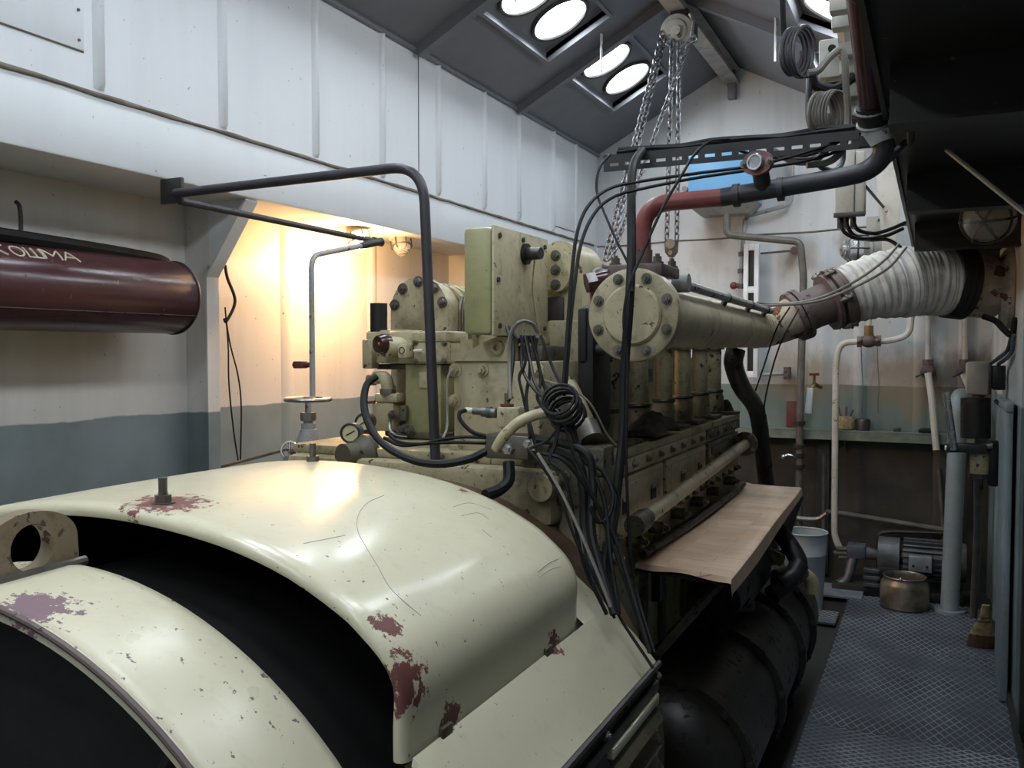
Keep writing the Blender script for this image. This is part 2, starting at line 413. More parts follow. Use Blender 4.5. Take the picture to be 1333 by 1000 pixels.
# back wall: gable shape, with its own horizontal seam and stiffeners
bw = struct(B().prism([(XL - .1, -.3), (XN, -.3), (XN, ZD), (XE, ZD), (XE, ZER), (XA, ZA), (XC, ZE), (XC, ZD), (XL - .1, ZD)], 'y', YB, YB + .1).build('wall_back', 'wall_back', loc=(-1.3, YB, 0)))
zs = P(950, 309, Y=YB).z
rows = [[V(x, YB - 0.002 - k[0], zs + k[1] + 0.02 * (x - XA) + 0.004 * math.sin(9 * x)) for x in [XC + i * (XE - XC) / 24 for i in range(25)]] for k in ((0, -.008), (.006, -.004), (.006, .003), (0, .006))]
B().sheet(rows).build('seam', 'seam_brown', bw)
for x in (-2.1, -1.75, -1.35, -0.92, -0.5, -0.09, 0.2):
    B().sheet([[V(x - .05, YB, z), V(x - .02, YB - .012, z), V(x + .02, YB - .012, z), V(x + .05, YB, z)] for z in (1.08, 2.3)]).build('stiffener', 'wall_back', bw, smooth=80)
for x in (-1.5, -0.75, 0.05):
    B().bb((x - .05, YB - .05, 0), (x + .05, YB, 1.02), .01).build('frame_rib', 'wall_back', bw)
# right wall with jog
wr = struct(B().bb((XRW, YJ, -.03), (XRW + .1, YB, ZD)).build('wall_right', 'wall_right', loc=(XRW, 5.5, 0)))
for y in (5.62, 6.1, 6.62):
    B().sheet([[V(XRW, y - .05, z), V(XRW - .014, y - .02, z), V(XRW - .014, y + .02, z), V(XRW, y + .05, z)] for z in (.02, 2.3)]).build('stiffener', 'wall_right', wr, smooth=80)
struct(B().bb((XN, YF, -.03), (XN + .1, YJ, ZD)).build('wall_right_near', 'wall_right', loc=(XN, 1, 0)))
struct(B().bb((XRW + .1, YJ, -.03), (XN + .1, YJ + .1, ZD)).build('wall_jog', 'wall_right', loc=(XN, YJ, 0)))
struct(B().bb((XL - .1, YF - .1, -.3), (XN + .1, YF, ZA)).build('wall_front', 'wall_lower', loc=(-1, YF, 0)))
struct(B().bb((XE, YF, ZD + .1), (XE + .06, YB, ZER + .02)).build('wall_right_upper', 'wall_upper', loc=(XE, 2, ZD)))
# roof slopes
def slope_pts(side, u, y, dz=0):
    x = XA + side * u; return V(x, y, ZA - SL * u + dz)
HATCH = [(-2.04 + 1.26 * i) for i in range(7)]     # near edge of each hatch pair: ... 4.28, 5.54
UL0, UL1 = 0.36, 0.76                     # hatch opening, measured from the ridge
def slope(side, ue, name):
    UL0, UL1 = (0.36, 0.76) if side < 0 else (0.76, 1.14)
    b = B()
    def quad(u0, u1, y0, y1):
        a = [slope_pts(side, u0, y0), slope_pts(side, u1, y0), slope_pts(side, u1, y1), slope_pts(side, u0, y1)]
        c = [p + V(0, 0, .04) for p in a]
        b.add(a + c, [(0, 1, 2, 3), (7, 6, 5, 4), (0, 4, 5, 1), (1, 5, 6, 2), (2, 6, 7, 3), (3, 7, 4, 0)])
    quad(0, UL0, YF, YB); quad(UL1, ue, YF, YB)
    y = YF
    for h in HATCH:
        quad(UL0, UL1, y, h); y = h + 0.88
    quad(UL0, UL1, y, YB)
    o = struct(b.build(name, 'roof_grey', loc=(XA + side * .5, 2, ZA - .4)))
    for yr in [4.17 - 1.28 * 3, 4.17 - 1.28 * 2, 4.17 - 1.28, 4.17, 5.46]:
        r = B(); lo = []; 
        d = (slope_pts(side, 1, 0) - slope_pts(side, 0, 0)).normalized(); nrm = V(side * SL, 0, 1).normalized() * -1
        p0 = slope_pts(side, 0.06, yr); p1 = slope_pts(side, ue - .01, yr)
        vs = []
        for p in (p0, p1):
            for (dy, dn) in ((-.03, 0), (.03, 0), (.03, .055), (-.03, .055)): vs.append(p + V(0, dy, 0) + nrm * dn)
        r.add(vs, [(0, 1, 2, 3), (4, 7, 6, 5), (0, 4, 5, 1), (1, 5, 6, 2), (2, 6, 7, 3), (3, 7, 4, 0)]).build('rafter', 'roof_grey', o)
    return o, nrm
rl, NL = slope(-1, 1.12, 'ceiling_left_slope')
rr_, NR = slope(1, 1.34, 'ceiling_right_slope')
struct(B().tube([V(XC + .01, YF, ZE - .005), V(XC + .01, YB, ZE - .005)], 0.016, 8).build('trim_2', 'roof_grey', loc=(XC, 2, ZE)))
wi = 0
for side, nrm in ((-1, NL), (1, NR)):
    dn = (slope_pts(side, 1, 0) - slope_pts(side, 0, 0)).normalized()
    for h in HATCH:
        wi += 1
        W = sempty('window_%d' % wi, slope_pts(side, .56, h + .44))
        UL0, UL1 = (0.36, 0.76) if side < 0 else (0.76, 1.14)
        U0 = UL0 * 1.13; U1 = UL1 * 1.13
        top = slope_pts(side, 0, 0)
        def at(u, y, n=0): return slope_pts(side, 0, y) + dn * u + nrm * n
        b = B()    # hatch lid: plate above the opening with two round holes
        ce = [h + .21, h + .65]; uc = (U0 + U1) / 2 ; R = 0.165
        N = 32; Yc = [(h - .02, h + .43), (h + .43, h + .90)]
        for c, (ya, yb) in zip(ce, Yc):
            ring = []; out = []
            for i in range(N):
                a = 2 * math.pi * i / N; ca, sa = math.cos(a), math.sin(a)
                ring.append(at(uc + R * ca, c + R * sa, -.035))
                k = min((( (U1 + .03 - uc) if ca > 0 else (uc - U0 + .03)) / abs(ca)) if abs(ca) > 1e-6 else 9, ((yb - c) if sa > 0 else (c - ya)) / abs(sa) if abs(sa) > 1e-6 else 9)
                out.append(at(uc + k * ca, c + k * sa, -.035))
            o = len(b.v); b.add(ring + out, [(i, (i + 1) % N, N + (i + 1) % N, N + i) for i in range(N)])
        b.build('hatch_lid', 'roof_grey', W)
        b = B()
        for ua, ub in ((U0 - .02, U0), (U1, U1 + .02)):
            vs = [at(u, y, n) for n in (-.03, .03) for u in (ua, ub) for y in (h - .02, h + .90)]
            b.add(vs, [(0, 1, 3, 2), (4, 6, 7, 5), (0, 4, 5, 1), (2, 3, 7, 6), (0, 2, 6, 4), (1, 5, 7, 3)])
        for ya, yb in ((h - .02, h), (h + .88, h + .90)):
            vs = [at(u, y, n) for n in (-.03, .03) for u in (U0, U1) for y in (ya, yb)]
            b.add(vs, [(0, 1, 3, 2), (4, 6, 7, 5), (0, 4, 5, 1), (2, 3, 7, 6), (0, 2, 6, 4), (1, 5, 7, 3)])
        b.build('coaming', 'roof_grey', W)
        for c in ce:
            q = B().torus(at(uc, c, -.03), nrm, R + .012, .014, 32, 8).build('porthole_ring', 'dark_steel', W)
            B().cyl(at(uc, c, -.04), at(uc, c, -.046), R, n=32).build('pane', 'sky_pane' if side < 0 else 'sky_pane_south', q)
        # notched stay hanging from the lid
        p = slope_pts(side, .46 if side < 0 else .6, h - .22); sf = .8
        poly = [(0, 0), (.035, 0), (.035, -.08), (.02, -.09), (.035, -.12), (.035, -.2), (.02, -.21), (.035, -.24), (.03, -.30), (0, -.31)]
        B().prism([(p.y + a * sf, p.z + c * sf) for a, c in poly], 'x', p.x - .004, p.x + .004).build('notched_stay', 'white_paint', W)
# ridge rail for the hoist
rail = B(); z0 = ZA - .15
rail.bb((XA - .055, YF, z0), (XA + .055, YB, z0 + .012)).bb((XA - .006, YF, z0 + .012), (XA + .006, YB, z0 + .10)).bb((XA - .055, YF, z0 + .10), (XA + .055, YB, z0 + .11))
struct(rail.build('trim_3', 'rail_grey', loc=(XA, 2, z0)))
b = B().bb((XA - .03, YB - .06, z0 - .12), (XA + .03, YB, z0 + .1), .004)
struct(b.build('trim_4', 'roof_grey', loc=(XA, YB, z0)))
# deck on the right
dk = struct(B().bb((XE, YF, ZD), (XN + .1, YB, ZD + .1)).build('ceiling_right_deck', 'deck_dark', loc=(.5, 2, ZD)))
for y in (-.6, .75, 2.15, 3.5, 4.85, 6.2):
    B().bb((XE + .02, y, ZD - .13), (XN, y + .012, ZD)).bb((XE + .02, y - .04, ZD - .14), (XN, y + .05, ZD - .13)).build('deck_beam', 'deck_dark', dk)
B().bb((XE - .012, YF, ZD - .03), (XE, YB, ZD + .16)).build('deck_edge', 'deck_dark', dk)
# web frame on the left wall with its bracket
wf = struct(B().bb((XL, 2.88, 0), (-2.82, 2.892, ZD)).bb((-2.826, 2.86, 0), (-2.816, 2.93, 2.06)).build('trim_5', 'wall_lower', loc=(-2.85, 2.9, 0)))
p = [(-2.82, 2.02), (-2.60, ZD), (-2.82, ZD)]
B().prism(p, 'y', 2.88, 2.892).build('bracket', 'beam_paint', wf)
B().add([V(-2.82, 2.86, 2.02), V(-2.60, 2.86, ZD), V(-2.60, 2.93, ZD), V(-2.82, 2.93, 2.02), V(-2.815, 2.86, 2.012), V(-2.592, 2.86, ZD - .008), V(-2.592, 2.93, ZD - .008), V(-2.815, 2.93, 2.012)], [(0, 1, 2, 3), (7, 6, 5, 4), (0, 4, 5, 1), (1, 5, 6, 2), (2, 6, 7, 3), (3, 7, 4, 0)]).build('bracket_flange', 'beam_paint', wf)
for yy in (-1.8, 0.55, 5.2):
    struct(B().bb((XL, yy, 0), (-2.82, yy + .012, ZD)).bb((-2.826, yy - .025, 0), (-2.816, yy + .04, ZD)).build('trim_%d' % (6 + int(yy + 2)), 'wall_lower', loc=(-2.85, yy, 0)))
for yy in (3.55, 4.3, 1.7):
    B().sheet([[V(XL, yy - .05, z), V(XL + .014, yy - .02, z), V(XL + .014, yy + .02, z), V(XL, yy + .05, z)] for z in (.02, 2.32)]).build('stiffener', 'wall_lower', bpy.data.objects['wall_left'], smooth=80)
# walkway plates with raised tread
def plate(x0, x1, y0, y1, z, sx, sy, wd, nm='floor_plate', rot=True):
    o = B().bb((x0, y0, z - .012), (x1, y1, z)).build(nm, 'tread_plate', WALK)
    b = B(); L = math.hypot(sx, sy)
    for sg in (1, -1):
        # lines  (x-x0)/sx + sg*(y-y0)/sy = k
        k0 = 0 if sg > 0 else -(y1 - y0) / sy
        k1 = (x1 - x0) / sx + ((y1 - y0) / sy if sg > 0 else 0)
        k = math.ceil(k0) + .5
        while k < k1:
            pts = []
            for yb in (y0, y1):
                x = x0 + sx * (k - sg * (yb - y0) / sy)
                if x0 <= x <= x1: pts.append((x, yb))
            for xb in (x0, x1):
                y = y0 + sy * (k - (xb - x0) / sx) * sg
                if y0 <= y <= y1: pts.append((xb, y))
            if len(pts) >= 2:
                a, c = V(*pts[0], z), V(*pts[1], z)
                if (c - a).length > .01:
                    t = (c - a).normalized(); s_ = V(-t.y, t.x, 0) * wd / 2; h = V(0, 0, .0022)
                    b.add([a - s_, a + s_, c + s_, c - s_, a - s_ * .5 + h, a + s_ * .5 + h, c + s_ * .5 + h, c - s_ * .5 + h], [(4, 5, 6, 7), (0, 1, 5, 4), (2, 3, 7, 6), (1, 2, 6, 5), (3, 0, 4, 7)])
            k += 1
    stuff(b.build('tread', 'tread_ridge', o))
    return o
WALK = sempty('floor_walkway', (-.08, 5, 0))
XW = -0.50
yseam = P(1180, 962, Z=0).y
plate(XW, XRW, 1.2, yseam - .004, 0.0, .055, .042, .007)
plate(XW, XRW, yseam, 5.42, 0.0, .042, .085, .004)
plate(XW, XRW, 5.424, 6.5, 0.0, .042, .085, .004)
plate(XW, XRW, -2.4, 1.195, 0.0, .06, .05, .006)
plate(-1.1, XW - .03, 5.75, 6.02, 0.0, .04, .055, .005)
B().bb((-1.0, 6.36, .0), (-.42, 6.7, .012)).build('bare_plate', 'plate_light', WALK)
B().bb((XW - .012, -2.4, -.06), (XW, 6.5, -.002)).bb((XRW - .02, 1.2, 0.001), (XRW - .002, 6.6, .05)).build('edge_angle', 'dark_steel', WALK)
# ------------------------------------------------------------------ generator in the foreground
GX = -1.42
G = thing('generator', 'cream painted generator with rounded sheet metal hood and lifting lug, joined to the engine', 'generator', (GX, 1.5, 0))
half = [(.68, 1.045), (.68, 1.10), (.682, 1.15), (.674, 1.185), (.65, 1.222), (.61, 1.257), (.564, 1.289), (.46, 1.338), (.34, 1.373), (.22, 1.393), (.10, 1.404), (0, 1.407)]
prof = [(GX + a, z) for a, z in half] + [(GX - a, z) for a, z in reversed(half[:-1])]
def smooth2(pr, k=3):
    q = catmull([V(x, 0, z) for x, z in pr], k); return [(p.x, p.z) for p in q]
prof = smooth2(prof)
def inset(pr, d):
    out = []
    n = len(pr)
    for i in range(n):
        a = V(*pr[max(0, i - 1)]).to_2d() if False else Vector(pr[max(0, i - 1)]); c = Vector(pr[min(n - 1, i + 1)])
        t = (c - a).normalized(); nn = Vector((-t.y, t.x))
        out.append((pr[i][0] + nn.x * d, pr[i][1] + nn.y * d))
    return out
# profile runs from right-bottom over the top to left-bottom: left-hand normal points inwards
H0, H1 = 1.16, 1.93
rows = []
for y, d in ((H0 + .02, .028), (H0 + .004, .026), (H0, .018), (H0 + .003, .008), (H0 + .014, .002), (H0 + .04, 0), (H0 + .25, -.002), (H1 - .3, -.002), (H1 - .05, 0), (H1 - .02, .006), (H1 - .006, .016), (H1, .03)):
    rows.append([V(x, y, z) for x, z in inset(prof, d)])
b = B().sheet(rows)
last = len(b.v) - len(rows[0]); b.f.append(tuple(range(last, last + len(rows[0]))))
hood = b.build('hood', 'cream_gloss', G, smooth=50)
from mathutils.bvhtree import BVHTree
_bv = BVHTree.FromPolygons([v.copy() for v in b.v], b.f)
def on_hood(x, y):
    q = P(x, y, d=1.0); r = (q - C0).normalized(); h = _bv.ray_cast(C0, r)
    return h[0] + h[1].normalized() * (.0004 if h[1].dot(r) < 0 else -.0004)
for line in ([(500, 645), (478, 655), (466, 672), (466, 692), (478, 715), (492, 738), (505, 762), (522, 780), (548, 802)], [(395, 708), (420, 703), (445, 698)], [(590, 660), (612, 655), (640, 664)], [(600, 672), (622, 668), (636, 676)], [(628, 690), (640, 700)], [(700, 745), (712, 735), (726, 728)], [(702, 752), (716, 742), (730, 738)]):
    B().tube(catmull([on_hood(x, y) for x, y in line], 4), .00045, 5).build('scratch', 'scratch_grey', hood)
b = B().sheet([[V(x, y, z) for x, z in inset(prof, .03)] for y in (H0 + .02, H1 - .02)]); nn = len(prof); b.f.append(tuple(range(nn, 2 * nn))); b.build('hood_shade_sheet', 'void_black', G, smooth=60)  # black inner sheet added so the gap under the hood stays in shade
for (x, y, px) in ((-1.335, 1.235, 0), (-1.47, 1.86, 0)):
    z = 1.402
    q = B().cyl((x, y, z - .01), (x, y, z + .052), .0085, n=12)
    q.bolt((x, y, z), (0, 0, 1), .016, .014).build('stud_bolt', 'bolt_steel', G)
# bracket feet along the hood's lower edge
for y in (1.28, 1.72):
    B().bb((GX + .68, y - .02, 1.045), (GX + .69, y + .015, 1.066), .003).build('hood_clip', 'engine_grimy', G)
# sloping casing plates either side of the hood, flat louvred sides
casing = [(.53, 1.175), (.61, 1.11), (.70, 1.04), (.76, .985), (.814, .928)]
cas_out = [(.684, 1.052), (.70, 1.04), (.76, .985), (.814, .928)]
for sg in (1, -1):
    rows = []
    for y, d in ((1.17, .012), (1.175, 0), (2.09, 0), (2.1, .012)):
        rows.append([V(GX + sg * a, y, z - d) for a, z in cas_out])
    rows2 = [[V(GX + sg * (a - .02), y, z - .02) for a, z in cas_out] for y in (2.09, 1.18)]
    B().sheet(rows).sheet(rows2).build('casing_plate', 'cream_gloss', G, smooth=50)
    B().sheet([[V(GX + sg * a, y, z - d) for a, z in casing[:3]] for y, d in ((1.935, .002), (2.09, 0), (2.1, .012))]).build('casing_shoulder', 'cream_gloss', G, smooth=50)
    xs = GX + sg * .814
    sp = B().bb((xs - .02, 1.14, .12), (xs - .006, 2.09, .92)).build('side_panel', 'engine_grimy', G)
    B().tube([V(xs + sg * .004, 1.13, .925), V(xs + sg * .004, 2.1, .925)], .008, 8).build('edge_bead', 'dark_steel', G)
    B().bb((xs - .008, 1.13, .86), (xs + .006, 2.1, .885), .003).build('rail_strip', 'dark_steel', G)
    B().bb((xs - .01, 1.13, .82), (xs + .004, 1.72, .858)).build('flat_strip', 'engine_grimy', G)
    B().bb((xs - .012, 1.74, .835), (xs + .012, 2.08, .86), .004).build('louvre_head', 'cream_gloss', G)
    for k in range(9):
        z = .80 - k * .06
        if sg > 0: B().add([V(xs - .008, 1.745, z + .045), V(xs - .008, 2.075, z + .045), V(xs + .026, 2.075, z), V(xs + .026, 1.745, z), V(xs - .008, 1.745, z + .038), V(xs - .008, 2.075, z + .038), V(xs + .022, 2.075, z - .006), V(xs + .022, 1.745, z - .006)], [(0, 1, 2, 3), (7, 6, 5, 4), (0, 4, 5, 1), (1, 5, 6, 2), (2, 6, 7, 3), (3, 7, 4, 0)]).build('louvre', 'engine_grimy', sp)
    for y in (1.2, 1.70, 2.07):
        B().bolt((xs + sg * .005, y, .905), (sg, 0, 0), .009, .008).build('bolt', 'bolt_steel', G)
# far end plate of the generator, arched
poly = [(GX - .82, .12), (GX + .82, .12), (GX + .814, .925)] + [(GX + a, z) for a, z in reversed(casing[:-1])] + [(GX + .4, 1.26), (GX, 1.31), (GX - .4, 1.26)] + [(GX - a, z) for a, z in casing]
B().prism(poly, 'y', 2.08, 2.1).build('end_plate', 'engine_clean', G)
# stator core seen black inside, under the hood
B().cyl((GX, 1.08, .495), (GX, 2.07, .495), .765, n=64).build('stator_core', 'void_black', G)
# near end ring with rolled rim
RC = (-1.40, 0, .495)
b = B().lathe((-1.40, .865, .495), (0, 1, 0), [(0, .80), (.0, .818), (.006, .822), (.012, .818), (.03, .818), (.2, .822), (.222, .818), (.232, .806), (.235, .79), (.02, .785)], 128, False)
ring = b.build('end_ring', 'ring_gloss', G, smooth=40)
B().torus((-1.40, .863, .495), (0, 1, 0), .819, .0055, 128, 8).build('rim_bead', 'brown_cast', ring)
B().lathe((-1.40, .95, .495), (0, 1, 0), [(0, .0), (0, .30), (-.03, .32), (-.03, .40), (0, .42), (.02, .787), (.03, .787)], 96, False).build('end_shield', 'shield_black', G)
for i in range(8):
    a = i * math.pi / 4 + .2; e = V(math.cos(a), 0, math.sin(a))
    q = B(); c0 = V(-1.40, .945, .495)
    q.tube([c0 + e * .4, c0 + e * .78], .018, 6).build('shield_rib', 'shield_black', G)
# lifting lug
b = B(); yc, zc = 1.005, 1.366; out = []; inn = []
for i in range(33):
    a = math.pi * i / 32; out.append((yc + .088 * math.cos(a), zc + .055 * math.sin(a)))
out = [(yc + .092, 1.295)] + out + [(yc - .092, 1.295)]
hole = [(yc + .041 * math.cos(2 * math.pi * i / 24), zc - .007 + .041 * math.sin(2 * math.pi * i / 24)) for i in range(24)]
bm = bmesh.new()
ov = [bm.verts.new((0, y, z)) for y, z in out]; hv = [bm.verts.new((0, y, z)) for y, z in hole]
eds = [bm.edges.new((ov[i], ov[(i + 1) % len(ov)])) for i in range(len(ov))] + [bm.edges.new((hv[i], hv[(i + 1) % 24])) for i in range(24)]
bmesh.ops.triangle_fill(bm, edges=eds, use_beauty=True)
bm.verts.index_update(); fs = [tuple(v.index for v in f.verts) for f in bm.faces]; n = len(bm.verts); co = [v.co.copy() for v in bm.verts]; bm.free()
x0, x1 = -1.43, -1.395
no = len(out)
b.add([V(x1, c.y, c.z) for c in co] + [V(x0, c.y, c.z) for c in co], fs + [tuple(i + n for i in reversed(f)) for f in fs] + [(i, (i + 1) % no, (i + 1) % no + n, i + n) for i in range(no)] + [(no + i, no + (i + 1) % 24, no + (i + 1) % 24 + n, no + i + n) for i in range(24)])
lug = b.build('lifting_lug', 'lug_metal', G)
B().tube([V(x1 + .004, yc - .092, 1.314), V(x1 + .004, yc + .1, 1.316)], .009, 8).build('weld', 'bolt_steel', lug)
# skid under generator
B().bb((-2.1, .7, -.03), (-.72, 2.09, .12), .01).build('skid', 'engine_grimy', G)
B().bb((-.60, 1.95, .0), (-.53, 2.5, .35), .01).build('foot', 'engine_paint', G)

# ------------------------------------------------------------------ diesel engine
EN = thing('diesel_engine', 'large dirty cream six cylinder marine diesel engine with crankcase doors along its side', 'engine', (-1.45, 3.5, 0))
XS = -0.90; Y0, Y1 = 2.42, 4.56
B().bb((-1.98, Y0 + .02, .60), (XS - .012, Y1, 1.345), .01).build('crankcase', 'engine_paint', EN)
B().bb((-2.0, Y0, 1.345), (XS + .006, Y1 + .01, 1.375), .006).build('deck_plate', 'engine_paint', EN)
B().bb((-1.8, 2.5, -.03), (-1.09, 4.5, .60), .01).build('sump', 'engine_grimy', EN)
B().bb((XS - .012, Y0 + .02, 1.295), (XS + .004, 3.84, 1.345), .004).build('top_flange', 'engine_clean', EN)
B().bb((XS - .012, 3.86, 1.30), (XS + .008, Y1, 1.345), .004).build('top_flange', 'chipped_dark', EN)
y = 2.5
while y < 4.5:
    B().bolt((XS + .004, y, 1.32), (1, 0, 0), .010, .010).build('bolt', 'bolt_steel', EN); y += .155
for k, (a, c, m) in enumerate(((2.47, 3.16, 'engine_clean'), (3.21, 3.83, 'engine_clean'), (3.88, 4.54, 'chipped_dark'))):
    d = B().bb((XS - .012, a, 1.09), (XS + .006, c, 1.286), .006).build('crankcase_door', m, EN)
    B().bb((XS + .006, a + .05, 1.125), (XS + .013, c - .04, 1.265), .004).build('door_panel', m, d)
    for t in (.33, .78):
        yy = a + (c - a) * t
        B().bb((XS + .013, yy - .03, 1.175), (XS + .016, yy + .03, 1.225)).build('door_grip', 'black_steel', d)
        B().bb((XS + .016, yy - .03, 1.215), (XS + .022, yy + .03, 1.228), .002).build('grip_lip', m, d)
    for t in (.06, .25, .45, .65, .85, .97):
        B().bolt((XS + .006, a + (c - a) * t, 1.105), (1, 0, 0), .010, .012).build('bolt', 'bolt_steel', d)
# ribs and pads under the doors
for yy in (2.6, 2.95, 3.18, 3.5, 3.86, 4.2, 4.45):
    B().bb((XS - .012, yy - .02, .62), (XS + .01, yy + .02, .94), .004).build('casing_rib', 'engine_grimy', EN)
for yy in (2.55, 2.8, 3.05, 3.35, 3.65, 3.95, 4.3):
    B().cyl((XS - .02, yy, 1.064), (XS + .04, yy, 1.064), .022, n=16).build('boss', 'engine_grimy', EN)
    B().bolt((XS + .04, yy, 1.064), (1, 0, 0), .012, .012).build('bolt', 'bolt_steel', EN)
# long water rail under the doors
p0 = P(838, 676, X=-.83); p1 = P(970, 578, X=-.84)
b = B().tube([p0, p1], .026, 16); b.build('water_rail', 'engine_clean', EN)
u = (p1 - p0).normalized()
B().cyl(p0 - u * .10, p0 - u * .0, .034, n=16).build('rail_sleeve', 'engine_grimy', EN)
B().cyl(p0 + u * .01, p0 + u * .03, .030, n=16).build('rail_band', 'brown_cast', EN)
B().cyl(p1 - u * .01, p1 + u * .015, .06, n=20).build('rail_flange', 'engine_grimy', EN)
for i in range(4):
    a = i * math.pi / 2 + .6; q = frame(u); B().bolt(p1 - u * .01 + (q[0] * math.cos(a) + q[1] * math.sin(a)) * .045, -u, .008, .01).build('bolt', 'bolt_steel', EN)
# cylinder heads, rocker covers, exhaust branches
CY = [P(px, 560, X=-1.0).y for px in (795, 831, 864, 888, 910, 929)]
for i, yy in enumerate(CY):
    yy2 = yy + .12
    B().bb((-1.50, yy2 - .12, 1.375), (-1.2, yy2 + .12, 1.80), .012).build('cylinder_head', 'engine_grimy' if i else 'engine_paint', EN)
    c = B().cyl((-1.0, yy, 1.50), (-1.0, yy, 1.725), .035, n=20).build('exhaust_branch', 'branch_paint', EN)
    B().lathe((-1.0, yy, 1.375), (0, 0, 1), [(0, .075), (.015, .075), (.016, .052), (.05, .05), (.09, .048), (.10, .043), (.125, .043), (.126, .037)], 20).build('branch_foot', 'branch_paint', c)
    B().torus((-1.0, yy, 1.49), (0, 0, 1), .040, .008, 20, 6).build('clamp', 'dark_steel', c)
    B().cyl((-1.0, yy, 1.70), (-1.0, yy, 1.728), .05, n=16).build('branch_collar', 'engine_grimy', c)
    # injection pump elements standing behind the branches
    q = B().cyl((-1.09, yy + .15, 1.375), (-1.09, yy + .15, 1.56), .032, n=12).build('pump_element', 'engine_paint', EN)
    B().cyl((-1.09, yy + .15, 1.56), (-1.09, yy + .15, 1.60), .02, n=10).cyl((-1.09, yy + .15, 1.60), (-1.09, yy + .15, 1.62), .026, n=6).build('pump_union', 'bolt_steel', q)
    B().cyl((-1.06, yy + .09, 1.375), (-1.06, yy + .09, 1.66), .012, n=8).build('push_rod_tube', 'engine_clean', EN)
    B().bb((-1.05, yy - .085, 1.376), (-.91, yy + .085, 1.392), .004).build('foot_pad', 'engine_grimy', EN)
# small yoke on the deck at the far end
B().lathe((-.97, 4.50, 1.376), (0, 0, 1), [(0, .09), (.012, .09), (.014, .06), (.05, .045), (.07, .03)], 16).build('yoke', 'engine_grimy', EN)
# black bank behind manifold front
px0 = P(748, 420, Y=2.62).x
B().bb((px0, 2.62, 1.42), (-.965, 2.80, 1.84), .03).build('pump_body', 'shield_black', EN)
B().bb((px0 + .012, 2.61, 1.66), (-.99, 2.63, 1.83), .01).build('pump_lid', 'void_black', EN)
p = P(775, 358, Y=2.7)
B().tube(fillet([p + V(-.02, .25, 0), p, p + V(.02, -.02, -.09), p + V(.03, 0, -.2)], .06), .028, 12).build('hose_elbow', 'pipe_charcoal', EN)
a = P(768, 368, Y=2.62); c = P(796, 362, Y=2.66)
mg = B().cyl(a, c, .026, n=16).build('union', 'maroon_gloss', EN)
B().cyl(a - (c - a).normalized() * .012, a + (c - a).normalized() * .018, .034, n=6).build('union_nut', 'maroon_gloss', mg)
for dz in (-.10, -.2): B().cyl(P(757, 372, Y=2.66) + V(0, 0, dz), P(790, 372, Y=2.66) + V(0, 0, dz), .022, n=12).build('cross_pipe', 'dark_steel', EN)
# rocker cover run with rounded front cap
RX0, RX1 = -1.36, -1.12
zt = 2.02
poly = [(RX0, 1.80), (RX1, 1.80), (RX1, 1.97), (RX1 - .03, 2.01), (RX1 - .07, 2.02), (RX0 + .07, 2.02), (RX0 + .03, 2.01), (RX0, 1.97)]
rc = B().prism(poly, 'y', 3.065, 3.62).build('rocker_cover', 'engine_clean', EN)
B().prism(poly, 'y', 3.66, 4.25).build('rocker_cover', 'engine_clean', EN)
for yy in (3.1, 3.5): B().bolt((-1.2, yy, 2.02), (0, 0, 1), .016, .02).build('bolt', 'bolt_steel', rc)
B().tube([V(-1.28, 2.8, 2.035), V(-1.26, 3.2, 2.045), V(-1.24, 3.7, 2.04)], .011, 8).build('oil_line', 'dark_steel', EN)
# upright gear housing with domed end flange at the front
cx = P(724, 352, Y=2.83)
h = B()
arc = [(cx.x + .085 * math.cos(t), cx.z + .07 + .0 + .085 * math.sin(t) - .05) for t in [math.pi * i / 12 for i in range(13)]]
h.prism([(cx.x + .085, 1.375)] + arc + [(cx.x - .085, 1.375)], 'y', 2.86, 3.06)
gh = h.build('gear_housing', 'engine_clean', EN)
arc2 = [(cx.x + .055 * math.cos(t) * 1.0, cx.z + .0 + .075 * math.sin(t)) for t in [2 * math.pi * i / 24 for i in range(24)]]
B().prism(arc2, 'y', 2.825, 2.86).build('end_flange', 'engine_clean', gh)
for dz in (-.05, 0, .05): B().bolt((cx.x, 2.825, cx.z + dz), (0, -1, 0), .013, .012).build('bolt', 'bolt_steel', gh)
B().bb((cx.x - .07, 2.845, cx.z - .20), (cx.x + .02, 2.862, cx.z - .09), .006).build('link_plate', 'dark_steel', gh)
B().bb((cx.x - .03, 2.82, 1.375), (cx.x + .10, 2.86, 1.80), .008).build('front_rib', 'engine_clean', gh)
# front casing block below the control box
c0 = P(590, 470, Y=2.5); c1 = P(702, 590, Y=2.5)
fc = B().bb((c0.x, 2.5, 1.372), (-1.10, 2.85, c0.z), .008).build('front_casing', 'engine_clean', EN)
for (px, py) in ((593, 482), (628, 482), (592, 522), (700, 482), (640, 585), (594, 585)):
    q = P(px, py, Y=2.5); B().bolt(q, (0, -1, 0), .016, .014).build('bolt', 'engine_clean', fc)
# saddle with eye plate on top of the casing
zc0 = c0.z; xa = c0.x
sad = [(xa - .003, zc0), (xa - .003, zc0 + .027), (xa + .05, zc0 + .03), (xa + .075, zc0 + .04), (xa + .12, zc0 + .062), (xa + .16, zc0 + .076), (xa + .205, zc0 + .076), (xa + .205, zc0)]
sd = B().prism(sad, 'y', 2.49, 2.56).build('saddle', 'engine_clean', fc)
B().torus((xa + .165, 2.485, zc0 + .042), (0, 1, 0), .016, .008, 20, 8).build('eye_ring', 'engine_clean', sd)
B().cyl((xa + .045, 2.53, zc0 + .025), (xa + .045, 2.53, zc0 + .07), .032, n=8).build('filler_plug', 'engine_clean', fc)
B().bb((xa + .005, 2.58, zc0), (xa + .28, 2.82, zc0 + .05), .01).build('casing_top', 'engine_grimy', fc)
